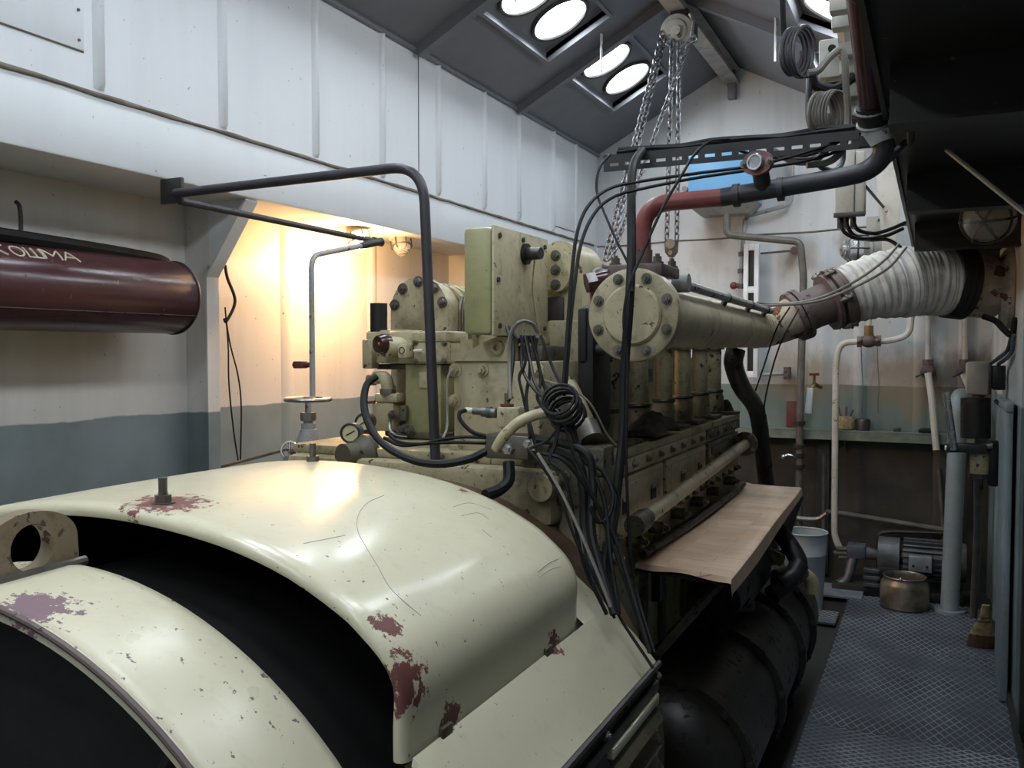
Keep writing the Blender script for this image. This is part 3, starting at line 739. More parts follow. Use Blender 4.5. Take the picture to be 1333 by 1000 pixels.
# leaning maroon-nosed strut at the casing's right
a = P(742, 500, Y=2.55); c = P(770, 572, Y=2.45)
st = B().cyl(a, c, .022, .034, n=14).build('inclined_strainer', 'engine_clean', EN)
B().cyl(c + (a - c) * .25, c - (c - a).normalized() * -.004, .036, n=14).build('strainer_cap', 'bolt_steel', st)
B().cyl(a, a - (c - a).normalized() * .02, .014, n=8).build('strainer_stem', 'brass', st)
# turbo / blower housing at the left with round-topped end cover
ec = P(545, 400, Y=2.92)
R = .128
arc = [(ec.x + R * math.cos(t), ec.z - .012 + R * math.sin(t)) for t in [math.pi * i / 20 for i in range(21)]]
bl = B().prism([(ec.x + R, 1.375)] + arc + [(ec.x - R, 1.375)], 'y', 2.92, 2.95).build('blower_cover', 'engine_clean', EN)
arc2 = [(ec.x + R * .88 * math.cos(t), ec.z - .012 + R * .88 * math.sin(t)) for t in [math.pi * i / 20 for i in range(21)]]
B().prism([(ec.x + R * .88, 1.38)] + arc2 + [(ec.x - R * .88, 1.38)], 'y', 2.95, 3.3).build('blower_housing', 'engine_paint', EN)
for a in (15, 90, 168, 50, 130):
    t = math.radians(a); B().bolt((ec.x + R * .86 * math.cos(t), 2.92, ec.z - .012 + R * .86 * math.sin(t)), (0, -1, 0), .015, .014).build('bolt', 'bolt_steel', bl)
for k in range(6):
    B().torus((ec.x + .02, 3.05 + k * .07, ec.z - .03), (0, 1, 0), R * .92, .012, 28, 6).build('fin_ring', 'engine_paint', EN)
for k in range(3):
    x = ec.x + R + .02 + k * .022
    B().tube(fillet([V(x, 3.0, ec.z + .04), V(x, 2.98, ec.z + .0), V(x, 2.98, ec.z - .2)], .03), .008, 8).build('oil_pipe', 'bolt_steel', EN)
# lower front: bell housing and dark auxiliaries
def belly(r): return [(GX + r * math.cos(math.radians(t)), max(.0, .55 + r * math.sin(math.radians(t)))) for t in range(-44, 225, 4)]
B().prism(belly(.75), 'y', 2.13, 2.40).prism(belly(.78), 'y', 2.145, 2.21).build('bell_housing', 'coupling_brown', EN)
for i in range(14):
    a = math.radians(12 + i * 12); B().bolt((GX + .765 * math.cos(a), 2.145, .55 + .765 * math.sin(a)), (0, -1, 0), .012, .012).build('bolt', 'bolt_steel', EN)
B().bb((-1.98, 2.36, 1.18), (-1.0, 2.46, 1.345), .02).build('front_ledge', 'engine_paint', EN)
q = P(703, 636, Y=2.33)
au = B().cyl(q + V(0, .14, 0), q, .038, n=24).build('round_cap', 'engine_paint', EN)
B().torus(q + V(0, .004, 0), (0, 1, 0), .037, .004, 24, 6).build('cap_rim', 'bolt_steel', au)
B().bb((q.x - .09, 2.40, q.z - .06), (q.x + .17, 2.5, q.z + .12), .01).build('aux_housing', 'engine_grimy', EN)
for dz in (-.03, .03): B().bolt((q.x + .05, 2.40, q.z + dz), (0, -1, 0), .012, .015).build('bolt', 'bolt_steel', EN)
q = P(478, 592, Y=2.45)
B().lathe(q, V(-.3, -1, 0), [(0, .07), (.02, .07), (.05, .045), (.1, .045)], 20).build('drain_cup', 'engine_grimy', EN)

# ------------------------------------------------------------------ exhaust manifold
XM = -0.81
m0 = P(823, 410, X=XM)
MA = thing('exhaust_manifold', 'cream horizontal exhaust manifold drum with a round bolted end flange', 'manifold', (XM, 3.6, m0.z - .15))
ym = m0.y; zm = m0.z; m1 = P(997, 429, X=XM); yme = m1.y
B().lathe((XM, ym, zm), (0, 1, 0), [(.02, .137), (.025, .140), (.045, .140), (.046, .128), (.066, .128), (.067, .098), (.1, .096), (yme - ym - .03, .093), (yme - ym, .09)], 56).build('drum', 'manifold_paint', MA)
fl = B().lathe((XM, ym, zm), (0, 1, 0), [(-.012, .0), (-.012, .084), (-.006, .090), (0, .091), (0, .132), (.003, .138), (.02, .140)], 56, False).build('end_flange', 'engine_clean', MA)
for i in range(8):
    a = math.radians(22.5 + 45 * i); B().bolt((XM + .114 * math.cos(a), ym, zm + .114 * math.sin(a)), (0, -1, 0), .0115, .012).build('bolt', 'bolt_steel', fl)
for t in (.33, .62, .86):
    B().torus((XM, ym + (yme - ym) * t, zm), (0, 1, 0), .0945, .0035, 40, 6).build('weld_bead', 'manifold_paint', MA)
for yy in CY:
    B().tube(fillet([V(XM, yy, zm - .05), V(-1.0, yy, zm - .03), V(-1.0, yy, 1.754)], .03), .038, 12).build('branch_stub', 'engine_grimy', MA)
# small rod gallery along the top of the drum
a = P(870, 377, X=-.74); e0 = P(885, 369, X=-.74); e1 = P(1003, 405, X=-.72)
rg = B().tube([e0, e1], .016, 10).build('top_rail', 'grey_pipe', MA)
B().cyl(e0 - V(.02, 0, 0), e0 + V(.03, 0, 0), .03, n=14).build('rail_head', 'grey_pipe', rg)
for t in (0.0, .42, .70, .93):
    p = e0.lerp(e1, t); B().tube([p, p + V(-.035, -.02 if t == 0 else 0, -.06)], .012, 8).sphere(p, .02, 10, 6).build('rail_stub', 'dark_steel', MA)
tp = P(836, 352, X=XM)
B().box((XM, tp.y + .02, zm + .135), (.17, .2, .035), .006).build('outlet_pad', 'brown_cast', MA)
for dx in (-.065, .065):
    for dy in (-.08, .08): B().bolt((XM + dx, tp.y + .02 + dy, zm + .152), (0, 0, 1), .013, .016).build('bolt', 'bolt_steel', MA)
# downcomer hose from the manifold end to the floor
a = P(958, 455, X=-.85)
h = [P(958, 455, X=-.85), P(955, 475, X=-.86), P(966, 505, X=-.86), P(985, 535, X=-.86), P(993, 590, X=-.86), P(998, 640, X=-.86), P(1003, 700, X=-.86), P(1003, 760, X=-.86)]
o = B().tube(catmull(h), .045, 14).build('drain_hose', 'tank_dark', loc=None)
tag(o, 'thick dark hose hanging from the exhaust manifold behind the engine', 'hose')

# ------------------------------------------------------------------ control box on the engine front
k0 = P(644, 292, X=-1.2); k1 = P(713, 433, X=-1.2)
ZT, ZB = k0.z, P(645, 437, X=-1.2).z
CB = thing('control_box', 'cream metal control box with a black knob, mounted over the engine front', 'control box', (-1.25, 2.6, ZB))
xl = P(602, 300, Y=k0.y).x
B().bb((xl, k0.y, ZB + .004), (-1.212, k1.y, ZT - .004), .016).build('body', 'olive_paint', CB)
dr = B().bb((-1.21, k0.y - .004, ZB), (-1.2, k1.y + .004, ZT), .006).build('lid', 'engine_clean', CB)
for (y_, z_) in ((k0.y + .03, ZT - .03), (k1.y - .03, ZT - .03), (k0.y + .2, ZT - .025), (k0.y + .03, ZB + .03), (k1.y - .03, ZB + .03), (k0.y + .02, ZB + .17)):
    B().cyl((-1.2, y_, z_), (-1.194, y_, z_), .008, n=10).build('screw', 'dark_steel', dr)
kp = P(683, 331, X=-1.2)
kb = B().cyl(kp, kp + V(.012, 0, 0), .034, n=20).build('knob', 'black_steel', CB)
B().cyl(kp + V(.012, 0, 0), kp + V(.06, -.005, 0), .022, .019, n=16).build('knob_grip', 'dark_steel', kb)
B().tube(catmull([kp + V(.03, .01, -.02), kp + V(.01, .04, -.12), kp + V(.006, .09, -.24), kp + V(.012, .1, -.27)]), .0022, 6).build('tag_wire', 'rope_tan', kb)
B().bb((xl + .02, k0.y + .19, ZB - .02), (-1.205, k1.y - .01, ZB + .004), .003).build('foot_bracket', 'dark_steel', CB)
B().bb((-1.2, k0.y + .12, ZB - .006), (-1.16, k0.y + .29, ZB + .002), .002).build('cable_tray_lip', 'plate_light', CB)
B().bb((-1.23, k1.y - .07, c0.z + .051), (-1.19, k1.y, ZB), .004).build('support_post', 'engine_paint', CB)
B().bb((-1.3, k0.y + .22, c0.z + .051), (-1.24, k0.y + .26, ZB - .016), .004).build('support_post', 'engine_grimy', CB)

# ------------------------------------------------------------------ governor on the left of the engine
GO = thing('governor', 'cream engine governor with black cylinder and maroon knob on its head', 'governor', P(540, 590, Y=2.75))
def gb(x0, y0, x1, y1, Y, depth, name, mat, bev=.006, par=None):
    a = P(x0, y0, Y=Y); c = P(x1, y1, Y=Y); c.z = max(c.z, 1.378)
    return B().bb((a.x, Y, c.z), (c.x, Y + depth, a.z), bev).build(name, mat, par or GO)
head = gb(476, 432, 582, 474, 2.72, .16, 'head', 'engine_clean')
gb(478, 430, 530, 440, 2.735, .12, 'head_ridge', 'engine_clean')
gb(535, 432, 580, 445, 2.70, .14, 'head_cap', 'engine_clean')
fp = gb(538, 445, 581, 472, 2.705, .03, 'front_plate', 'engine_clean')
for (x, y) in ((541, 446), (541, 471), (579, 447), (578, 470)): B().bolt(P(x, y, Y=2.705), (0, -1, 0), .008, .008).build('bolt', 'bolt_steel', fp)
p = P(546, 457, Y=2.705); B().tube([p, p + V(0, -.03, 0), p + V(.035, -.035, 0)], .007, 8).build('lever', 'off_white_paint', GO)
p = P(529, 457, Y=2.69)
sb = B().box(p, (.035, .06, .05), .004).build('dial_block', 'engine_clean', GO)
B().torus(p + V(.0, -.031, .002), (0, 1, 0), .011, .0018, 20, 6).build('dial_ring', 'dark_steel', sb)
p = P(500, 452, Y=2.66); e = P(520, 452, Y=2.72)
dm = B().cyl(p, p + V(.035, .09, 0), .038, n=24).build('drum', 'engine_clean', GO)
B().lathe(P(494, 448, Y=2.645), V(.38, .92, 0), [(-.012, .0), (-.012, .02), (-.01, .03), (.01, .036), (.035, .036)], 24).build('knob', 'brown_plastic', dm)
B().sphere(P(494, 448, Y=2.63), .007, 8, 6).build('knob_pin', 'brass', dm)
p = P(493, 434, Y=2.76)
B().cyl(p, P(493, 395, Y=2.76), .032, n=24).build('black_canister', 'black_steel', GO)
q = gb(471, 442, 484, 480, 2.69, .05, 'side_bracket', 'engine_paint', .004)
gb(527, 474, 574, 578, 2.73, .14, 'pedestal', 'olive_paint')
gb(545, 484, 558, 505, 2.722, .012, 'pedestal_rib', 'engine_clean', .003)
gb(490, 474, 582, 482, 2.74, .13, 'neck_flange', 'engine_grimy', .004)
gb(522, 562, 580, 590, 2.71, .15, 'foot', 'engine_grimy', .004)
gb(487, 512, 516, 525, 2.70, .08, 'valve_top', 'engine_clean', .008)
gb(484, 524, 512, 562, 2.70, .09, 'valve_body', 'engine_paint', .008)
p = [P(488, 492, Y=2.72), P(502, 491, Y=2.72), P(505, 503, Y=2.72), P(505, 514, Y=2.72)]
B().tube(fillet(p, .05), .024, 14).build('elbow', 'engine_clean', GO)
B().cyl(P(505, 506, Y=2.72), P(505, 514, Y=2.72), .03, n=6).build('elbow_nut', 'bolt_steel', GO)
B().cyl(P(480, 494, Y=2.72), P(489, 494, Y=2.72), .022, n=8).build('union', 'brass', GO)
B().tube([P(477, 524, Y=2.7), P(488, 523, Y=2.7)], .006, 8).build('grease_nipple', 'brick_red', GO)
gb(520, 528, 528, 548, 2.7, .02, 'linkage_plate', 'engine_grimy', .003)
B().tube(catmull([P(507, 545, Y=2.7), P(508, 560, Y=2.68), P(516, 566, Y=2.68), P(530, 568, Y=2.7)]), .005, 6).build('fuel_pipe', 'bright_steel', GO)
for (x, y) in ((512, 540), (523, 560), (534, 560), (528, 558)): B().bolt(P(x, y, Y=2.7), (0, -1, 0), .012, .016).build('bolt', 'bolt_steel', GO)
gb(500, 548, 530, 580, 2.74, .1, 'pump_block', 'black_steel', .008)
# ------------------------------------------------------------------ helpers for pipes and cables
def cable(name, label, pts, r, mat='cable_black', cat='cable', n=6, group=None, k=6, smooth=True):
    q = [P(x, y, d=d) for x, y, d in pts]
    o = B().tube(catmull(q, k) if smooth else q, r, n).build(name, mat); o['label'] = label; o['category'] = cat
    if group: o['group'] = group
    return o
def pipe(par, name, pts, r, mat, fr=.06, n=12):
    return B().tube(fillet(pts, fr), r, n).build(name, mat, par)
# ------------------------------------------------------------------ exhaust: reducer, bellows, lagged pipe
D = 4.62
cl = [(997, 429, 22), (1018, 421, 25), (1036, 412, 28), (1060, 401, 28), (1086, 391, 29), (1104, 383, 37), (1140, 373, 43), (1180, 367, 46), (1205, 366, 45), (1236, 368, 44), (1280, 373, 42), (1296, 376, 41)]
EX = thing('exhaust_pipe', 'fat exhaust pipe wrapped in white cloth lagging, running from the manifold into the right wall', 'pipe', P(1180, 420, d=D))
def ck(i): return P(cl[i][0], cl[i][1], d=D) if i else m1 + V(0.006, .016, -.004)
def seg(i, j, k=6): return catmull([ck(t) for t in range(i, j + 1)], k), [c / F * D for c in []]
def sweep(i, j, name, mat, sc=1.0, n=28):
    pts = catmull([ck(t) for t in range(i, j + 1)], 5); m = len(pts)
    rad = []
    for q in range(m):
        t = i + (j - i) * q / (m - 1); a = int(min(t, j - 1e-6)); f = t - a
        rad.append((cl[a][2] * (1 - f) + cl[min(a + 1, j)][2] * f) / F * D * sc)
    return B().tube(pts, rad, n).build(name, mat, EX)
sweep(0, 2, 'reducer', 'rust_lag'); sweep(2, 5, 'bellows_pipe', 'brown_cast', .95)
def ring_at(t, R, r, name, mat):
    a = int(t); f = t - a; p = ck(a).lerp(ck(a + 1), f); d = ck(a + 1) - ck(a)
    dn = d.normalized()
    return B().lathe(p - dn * r, dn, [(0, R * .9), (0, R), (2 * r, R), (2 * r, R * .9)], 28).build(name, mat, EX)
for t, R, r in ((1.95, .135, .012), (2.25, .138, .012), (3.75, .15, .012), (4.15, .165, .014), (4.5, .165, .012)):
    rg_ = ring_at(t, R, r, 'flange', 'brown_cast')
    a = int(t); f = t - a; p = ck(a).lerp(ck(a + 1), f); dd = (ck(a + 1) - ck(a)).normalized(); u, v, _ = frame(dd)
    if t > 4:
        for i in range(6):
            an = i * math.pi / 3; B().bolt(p + (u * math.cos(an) + v * math.sin(an)) * (R + .002) - dd * .01, -dd, .014, .02).build('bolt', 'bolt_steel', rg_)
sweep(5, 9, 'lagging', 'lag_cloth', .95)
sweep(9, 11, 'rusty_stub', 'rust_lag', .98)
rs = random.Random(11)
NW = 20
for i in range(NW):
    t = 4.8 + (9.0 - 4.8) * (i + .5) / NW; a = int(t); f = t - a
    p = ck(a).lerp(ck(a + 1), f); dd = (ck(min(a + 1, 11)) - ck(max(a - 1, 0))).normalized()
    dd = (dd + V(rs.uniform(-.08, .08), rs.uniform(-.08, .08), rs.uniform(-.06, .06))).normalized()
    R = (cl[a][2] * (1 - f) + cl[a + 1][2] * f) / F * D * .95
    B().torus(p, dd, R - .012 + rs.uniform(-.003, .004), .021 + rs.uniform(-.003, .003), 28, 8).build('lagging_wrap', 'lag_cloth', EX)
B().lathe((XRW - .03, ck(11).y, ck(11).z), (1, 0, 0), [(-.03, .17), (0, .21), (.026, .21), (.026, .17)], 32).build('wall_collar', 'rust_lag', EX)
for t in (9.05, 9.22, 9.39): ring_at(t, .186, .014, 'dark_band', 'void_black')
# ------------------------------------------------------------------ cooling water pipe with valve
wy = tp.y
WP = thing('cooling_water_pipe', 'red and grey cooling water pipe rising from the manifold and bending to the deck', 'pipe', (XM, wy, zm + .155))
q = [P(833, 346, X=XM), P(835, 300, X=XM), P(845, 268, X=XM), P(880, 262, Y=wy)]
pts = fillet([V(XM, wy, zm + .155), V(XM, wy, P(845, 266, Y=wy).z), P(940, 257, Y=wy)], .14, 12)
B().tube(pts, .0265, 16).build('red_bend', 'red_pipe', WP)
B().cyl((XM, wy, zm + .155), (XM, wy, zm + .20), .031, n=16).build('sleeve', 'brown_cast', WP)
pts2 = [P(940, 257, Y=wy), P(1090, 232, Y=wy), P(1128, 224, Y=wy), P(1150, 205, Y=wy - .02), P(1150, 180, Y=wy - .04)]
B().tube(fillet(pts2, .05), .027, 16).build('grey_run', 'pipe_charcoal', WP)
for x, y in ((955, 255), (1012, 247)):
    p = P(x, y, Y=wy); e = P(x + 8, y - 1, Y=wy); B().cyl(p, e, .034, n=16).build('collar', 'pipe_charcoal', WP)
p = P(994, 248, Y=wy); t = P(988, 213, Y=wy - .06)
B().tube([p, t], .024, 14).build('branch', 'pipe_charcoal', WP)
vd = (t - p).normalized(); vn = V(-.25, -1, .0).normalized()
fu, fv, _ = frame(vn); ov = [(fu * .046 * math.cos(2 * math.pi * i / 28) * (1 if abs(math.cos(2 * math.pi * i / 28)) < .9 else .97) + fv * .034 * math.sin(2 * math.pi * i / 28)) for i in range(28)]
b = B(); b.add([t + e for e in ov] + [t + e + vn * .016 for e in ov], [tuple(range(28)), tuple(range(55, 27, -1))] + [(i, i + 28, (i + 1) % 28 + 28, (i + 1) % 28) for i in range(28)])
vf = b.build('valve_flange', 'brown_red', WP)
B().cyl(t + vn * .012, t + vn * .03, .022, n=20).build('valve_bonnet', 'steel', vf)
B().torus(t + vn * .03, vn, .02, .004, 20, 6).build('valve_ring', 'bright_steel', vf)
for sx in (-1, 1): B().bolt(t + fu * .037 * sx + vn * .016, vn, .008, .008).build('bolt', 'bolt_steel', vf)
# big maroon pipe up to the deck
e0_ = P(1150, 186, Y=wy - .04); e1_ = P(1136, 128, d=2.32); e2_ = P(1120, -30, d=1.98)
B().tube([e0_, P(1141, 160, d=2.36)], [.032, .046], 18).build('cone', 'grey_pipe', WP)
B().tube([P(1141, 160, d=2.36), P(1137, 135, d=2.33)], .046, 18).build('coupling', 'black_rubber', WP)
B().tube([P(1137, 135, d=2.33), e2_], .036, 18).build('maroon_run', 'maroon_gloss', WP)
dd = (e1_ - P(1141, 160, d=2.36)).normalized()
for x, y, d in ((1141, 158, 2.36), (1138, 140, 2.34)): B().torus(P(x, y, d=d), dd, .046, .006, 24, 6).build('hose_clamp', 'steel', WP)
# thin pipe elbowed beside the stanchion
a = [P(1142, 222, Y=wy + .15), P(1160, 205, Y=wy + .15), P(1178, 186, Y=wy + .15), P(1186, 180, Y=wy + .12), P(1182, 100, Y=wy - .1)]
o = B().tube(catmull(a), .010, 8).build('drain_pipe', 'pipe_charcoal'); tag(o, 'thin dark pipe hooked up behind the big maroon pipe under the deck', 'pipe')
# ------------------------------------------------------------------ perforated cable tray
ty = 2.66
ta = P(786, 214, Y=ty); tb = P(1118, 181, Y=ty); zc_ = (ta.z + tb.z) / 2
TR = thing('cable_tray', 'black perforated steel cable tray reaching out from the deck edge over the engine', 'cable tray', (-.5, ty, zc_))
hgt = .052; nslot = 15; L = tb.x - ta.x; b = B(); sl = L / nslot
for k in range(nslot):
    x0 = ta.x + k * sl; x1 = x0 + sl
    z0 = zc_ - hgt / 2; b.bb((x0, ty - .002, z0), (x1, ty + .002, z0 + .016)).bb((x0, ty - .002, z0 + .026), (x1, ty + .002, z0 + hgt)).bb((x0, ty - .002, z0 + .016), (x0 + sl * .4, ty + .002, z0 + .026))
b.build('slotted_web', 'black_steel', TR)
b = B()
for k in range(nslot):
    x0 = ta.x + k * sl; z0 = zc_ + hgt / 2
    b.bb((x0, ty, z0 - .003), (x0 + sl, ty + .012, z0)).bb((x0, ty + .026, z0 - .003), (x0 + sl, ty + .042, z0)).bb((x0, ty + .012, z0 - .003), (x0 + sl * .3, ty + .026, z0))
b.build('slotted_flange', 'black_steel', TR)
for k, (dx, dz) in enumerate(((0, .008), (.012, .016), (.025, .008))):
    pts = [V(ta.x + .04 + i * .1, ty + .012 + dx, zc_ + hgt / 2 + dz + .004 * math.sin(i * 2.1 + k)) for i in range(8)]
    tag(B().tube(catmull(pts), .0075, 6).build('cable', 'cable_black'), 'black cable lying along the perforated tray', 'cable', 'cables lying in the tray')
# tray arm to the deck edge
B().bb((tb.x - .02, ty, zc_ - .02), (XE - .012, ty + .03, zc_ + .01)).build('arm', 'black_steel', TR)
# ------------------------------------------------------------------ cables hanging at the engine front
cable('cable_bundle', 'thick black cable bundle hanging from the tray down the engine front', [(836, 196, 2.72), (826, 212, 2.66), (822, 240, 2.60), (822, 330, 2.50), (819, 400, 2.46), (813, 480, 2.46), (811, 560, 2.44), (804, 630, 2.40), (797, 690, 2.36), (788, 745, 2.32), (800, 800, 2.25)], .0135, n=10)
cable('cable', 'thin black cable looping down across the round manifold flange', [(950, 181, 2.58), (925, 184, 2.56), (905, 200, 2.53), (885, 232, 2.5), (862, 272, 2.48), (836, 330, 2.45), (818, 375, 2.42), (812, 420, 2.41), (817, 470, 2.40), (815, 560, 2.38), (816, 630, 2.36), (820, 710, 2.33), (830, 775, 2.3), (852, 850, 2.2)], .0042)
cable('cable', 'thin black cable curling from the tray end to the manifold', [(795, 200, 2.7), (780, 220, 2.68), (777, 250, 2.66), (788, 280, 2.62), (802, 312, 2.56), (820, 350, 2.5), (823, 380, 2.45)], .004)
cable('cable', 'upper of two black cables sweeping from the deck edge to the coil', [(1128, 170, 2.5), (1060, 195, 2.5), (985, 215, 2.52), (905, 226, 2.53), (835, 236, 2.52), (795, 245, 2.5), (768, 265, 2.46), (752, 300, 2.42), (744, 360, 2.38), (738, 440, 2.34), (733, 505, 2.31)], .005)
cable('cable', 'lower of two black cables sweeping from the deck edge to the coil', [(1130, 182, 2.52), (1060, 207, 2.52), (985, 220, 2.54), (905, 232, 2.55), (835, 246, 2.54), (800, 256, 2.52), (775, 276, 2.48), (757, 315, 2.44), (748, 370, 2.4), (741, 440, 2.36), (736, 510, 2.33)], .005)
# coil
cc = P(734, 531, d=2.28)
hx = []; ax = (P(734, 531, d=2.2) - P(734, 531, d=2.3)).normalized(); ax = (ax + V(-.35, .1, .45)).normalized(); u_, v_, _ = frame(ax)
for i in range(7 * 20 + 1):
    a = 2 * math.pi * i / 20; R = .044 + .003 * math.sin(a * .37)
    hx.append(cc + (u_ * math.cos(a) + v_ * math.sin(a)) * R + ax * (-.05 + .10 * i / 140))
tag(B().tube(hx, .0045, 6).build('cable_coil', 'cable_black'), 'small glossy black coil of cable at the engine front', 'cable')
# fan of cables under the coil
lines = [
 [(728, 552, 2.26), (722, 580, 2.24), (716, 600, 2.22), (735, 620, 2.2), (748, 680, 2.18), (762, 740, 2.15), (790, 800, 2.1)],
 [(735, 553, 2.26), (745, 585, 2.24), (765, 630, 2.22), (790, 690, 2.2), (815, 760, 2.16), (842, 840, 2.1)],
 [(740, 553, 2.27), (756, 590, 2.26), (775, 620, 2.24), (788, 660, 2.22), (794, 720, 2.18), (806, 800, 2.12)],
 [(730, 555, 2.27), (710, 575, 2.25), (690, 585, 2.24), (700, 600, 2.22), (726, 640, 2.2), (748, 700, 2.16), (778, 760, 2.12), (800, 805, 2.1)],
 [(745, 552, 2.28), (760, 600, 2.27), (783, 612, 2.26), (797, 640, 2.24), (794, 668, 2.22), (780, 680, 2.2), (768, 660, 2.2)],
 [(770, 620, 2.26), (790, 622, 2.26), (806, 650, 2.25), (800, 690, 2.22), (790, 730, 2.2), (800, 790, 2.14), (850, 870, 2.05)],
 [(705, 590, 2.24), (735, 600, 2.22), (770, 645, 2.22), (800, 700, 2.2), (822, 770, 2.14), (846, 850, 2.06)],
]
for i, l in enumerate(lines):
    cable('cable', 'loose black cable tangled below the small coil at the engine front', l, .0042 if i % 2 else .0055, group='loose cables below the coil')
cable('hose', 'thick black hose looping down beside the engine front', [(700, 572, 2.32), (735, 578, 2.28), (765, 592, 2.25), (772, 630, 2.24), (770, 690, 2.2), (782, 740, 2.16), (800, 800, 2.1)], .011, 'black_rubber', 'hose', 10)
cable('hose', 'fat black hose hanging under the tangled cables', [(715, 585, 2.33), (750, 600, 2.3), (760, 640, 2.27), (762, 690, 2.25), (776, 760, 2.18)], .014, 'black_rubber', 'hose', 10)
cable('cable', 'grey wire slanting from the valve block past the hood', [(700, 590, 2.2), (730, 640, 2.15), (765, 715, 2.1), (795, 790, 2.05)], .0042, 'cable_grey')
# wires under the control box
wl = [[(672, 440, 2.5), (660, 425, 2.5), (668, 455, 2.48), (664, 500, 2.46), (662, 522, 2.44)],
 [(690, 437, 2.5), (700, 470, 2.48), (704, 495, 2.46), (700, 520, 2.42), (720, 545, 2.36)],
 [(678, 437, 2.5), (684, 470, 2.47), (676, 490, 2.45), (679, 508, 2.43), (686, 540, 2.4), (690, 570, 2.34)],
 [(683, 437, 2.5), (690, 470, 2.48), (697, 500, 2.44), (715, 525, 2.38), (730, 540, 2.3)],
 [(686, 437, 2.5), (690, 480, 2.48), (685, 520, 2.44), (692, 560, 2.36), (700, 590, 2.3)],
 [(695, 437, 2.5), (702, 480, 2.48), (715, 520, 2.44), (728, 535, 2.36)],
 [(680, 437, 2.5), (680, 480, 2.48), (700, 512, 2.42), (722, 520, 2.34)],
 [(704, 437, 2.55), (720, 480, 2.5), (730, 500, 2.4), (735, 515, 2.34)]]
for i, l in enumerate(wl):
    cable('cable', 'dark wire hanging under the cream control box', l, .0048 if i != 0 else .006, 'cable_black' if i % 3 else 'dark_steel', group='wires under the control box')
cable('cable', 'pale conduit arching over the lip below the control box', [(664, 520, 2.42), (663, 470, 2.46), (665, 435, 2.46), (677, 419, 2.44), (692, 421, 2.46), (700, 432, 2.48)], .006, 'cable_grey')
cable('cable', 'thin tan wire across the deck beside the coil', [(708, 495, 2.5), (740, 505, 2.46), (768, 525, 2.46), (790, 565, 2.5), (802, 580, 2.52)], .0028, 'cable_tan')
cable('cable', 'thick black cable hanging in a bow in front of the governor', [(490, 490, 2.62), (477, 502, 2.6), (474, 530, 2.56), (484, 560, 2.5), (505, 583, 2.45), (540, 600, 2.4), (575, 604, 2.36), (610, 598, 2.36), (632, 588, 2.38)], .011, 'black_rubber', n=8)
cable('cable', 'upper of two thin black cables lying across the engine ledge', [(505, 565, 2.6), (520, 576, 2.55), (550, 578, 2.5), (575, 572, 2.48), (605, 569, 2.46), (632, 570, 2.42)], .005)
cable('cable', 'lower of two thin black cables lying across the engine ledge', [(500, 570, 2.58), (522, 580, 2.54), (552, 578, 2.5), (590, 576, 2.46), (632, 577, 2.42)], .005)
cable('cable', 'pale thin pipe looping down beside the front casing', [(590, 480, 2.72), (583, 492, 2.7), (582, 520, 2.68), (582, 555, 2.64), (576, 572, 2.58)], .004, 'cable_grey', 'pipe')
# ------------------------------------------------------------------ solenoid valve block
VB = thing('valve_block', 'dirty steel valve block with a square solenoid standing on it', 'valve', P(668, 600, Y=2.28))
a = P(630, 565, Y=2.28); c = P(692, 600, Y=2.28)
B().bb((a.x, 2.28, c.z), (c.x - .01, 2.36, a.z), .006).build('body', 'bolt_steel', VB)
a = P(646, 530, Y=2.29); c = P(675, 558, Y=2.29)
sv = B().bb((a.x, 2.29, c.z), (c.x, 2.345, a.z), .006).build('solenoid', 'engine_clean', VB)
B().cyl(P(660, 530, Y=2.315), P(660, 526, Y=2.315), .02, n=16).build('red_gasket', 'brick_red', sv)
B().cyl(P(660, 526, Y=2.315), P(660, 512, Y=2.315), .008, n=10).build('stem', 'brass', sv)
B().cyl(P(660, 558, Y=2.315), P(660, 566, Y=2.315), .016, n=10).build('neck', 'black_steel', VB)
B().cyl(P(646, 538, Y=2.31), P(628, 536, Y=2.31), .015, n=14).cyl(P(630, 536, Y=2.31), P(616, 535, Y=2.31), .011, n=12).build('plug', 'bolt_steel', sv)
B().cyl(P(640, 537, Y=2.31), P(634, 537, Y=2.31), .017, n=14).build('plug_band', 'blue_band', sv)
B().cyl(P(616, 535, Y=2.31), P(606, 534, Y=2.31), .009, n=12).build('plug_tail', 'off_white_paint', sv)
for (x, y, rr) in ((664, 584, .016), (690, 577, .014), (698, 581, .012)): 
    p = P(x, y, Y=2.28); B().cyl(p + V(0, .01, 0), p - V(0, .02, 0), rr, n=6).cyl(p - V(0, .02, 0), p - V(0, .03, 0), rr * .6, n=10).build('fitting', 'bright_steel', VB)
cable('cable', 'short black cable bending from the solenoid plug to the valve block', [(606, 534, 2.4), (598, 538, 2.38), (600, 548, 2.37), (614, 562, 2.36), (632, 568, 2.36)], .006)
o = cable('grey_hose', 'chipped cream hose arching from the valve block to the small coil', [(646, 585, 2.36), (656, 568, 2.34), (675, 550, 2.33), (695, 541, 2.33), (715, 537, 2.33)], .0145, 'engine_clean', 'hose', 12)
cable('hose', 'glossy black hose bending down under the valve block', [(662, 602, 2.38), (662, 625, 2.36), (650, 638, 2.34), (632, 645, 2.3)], .016, 'black_rubber', 'hose', 10)
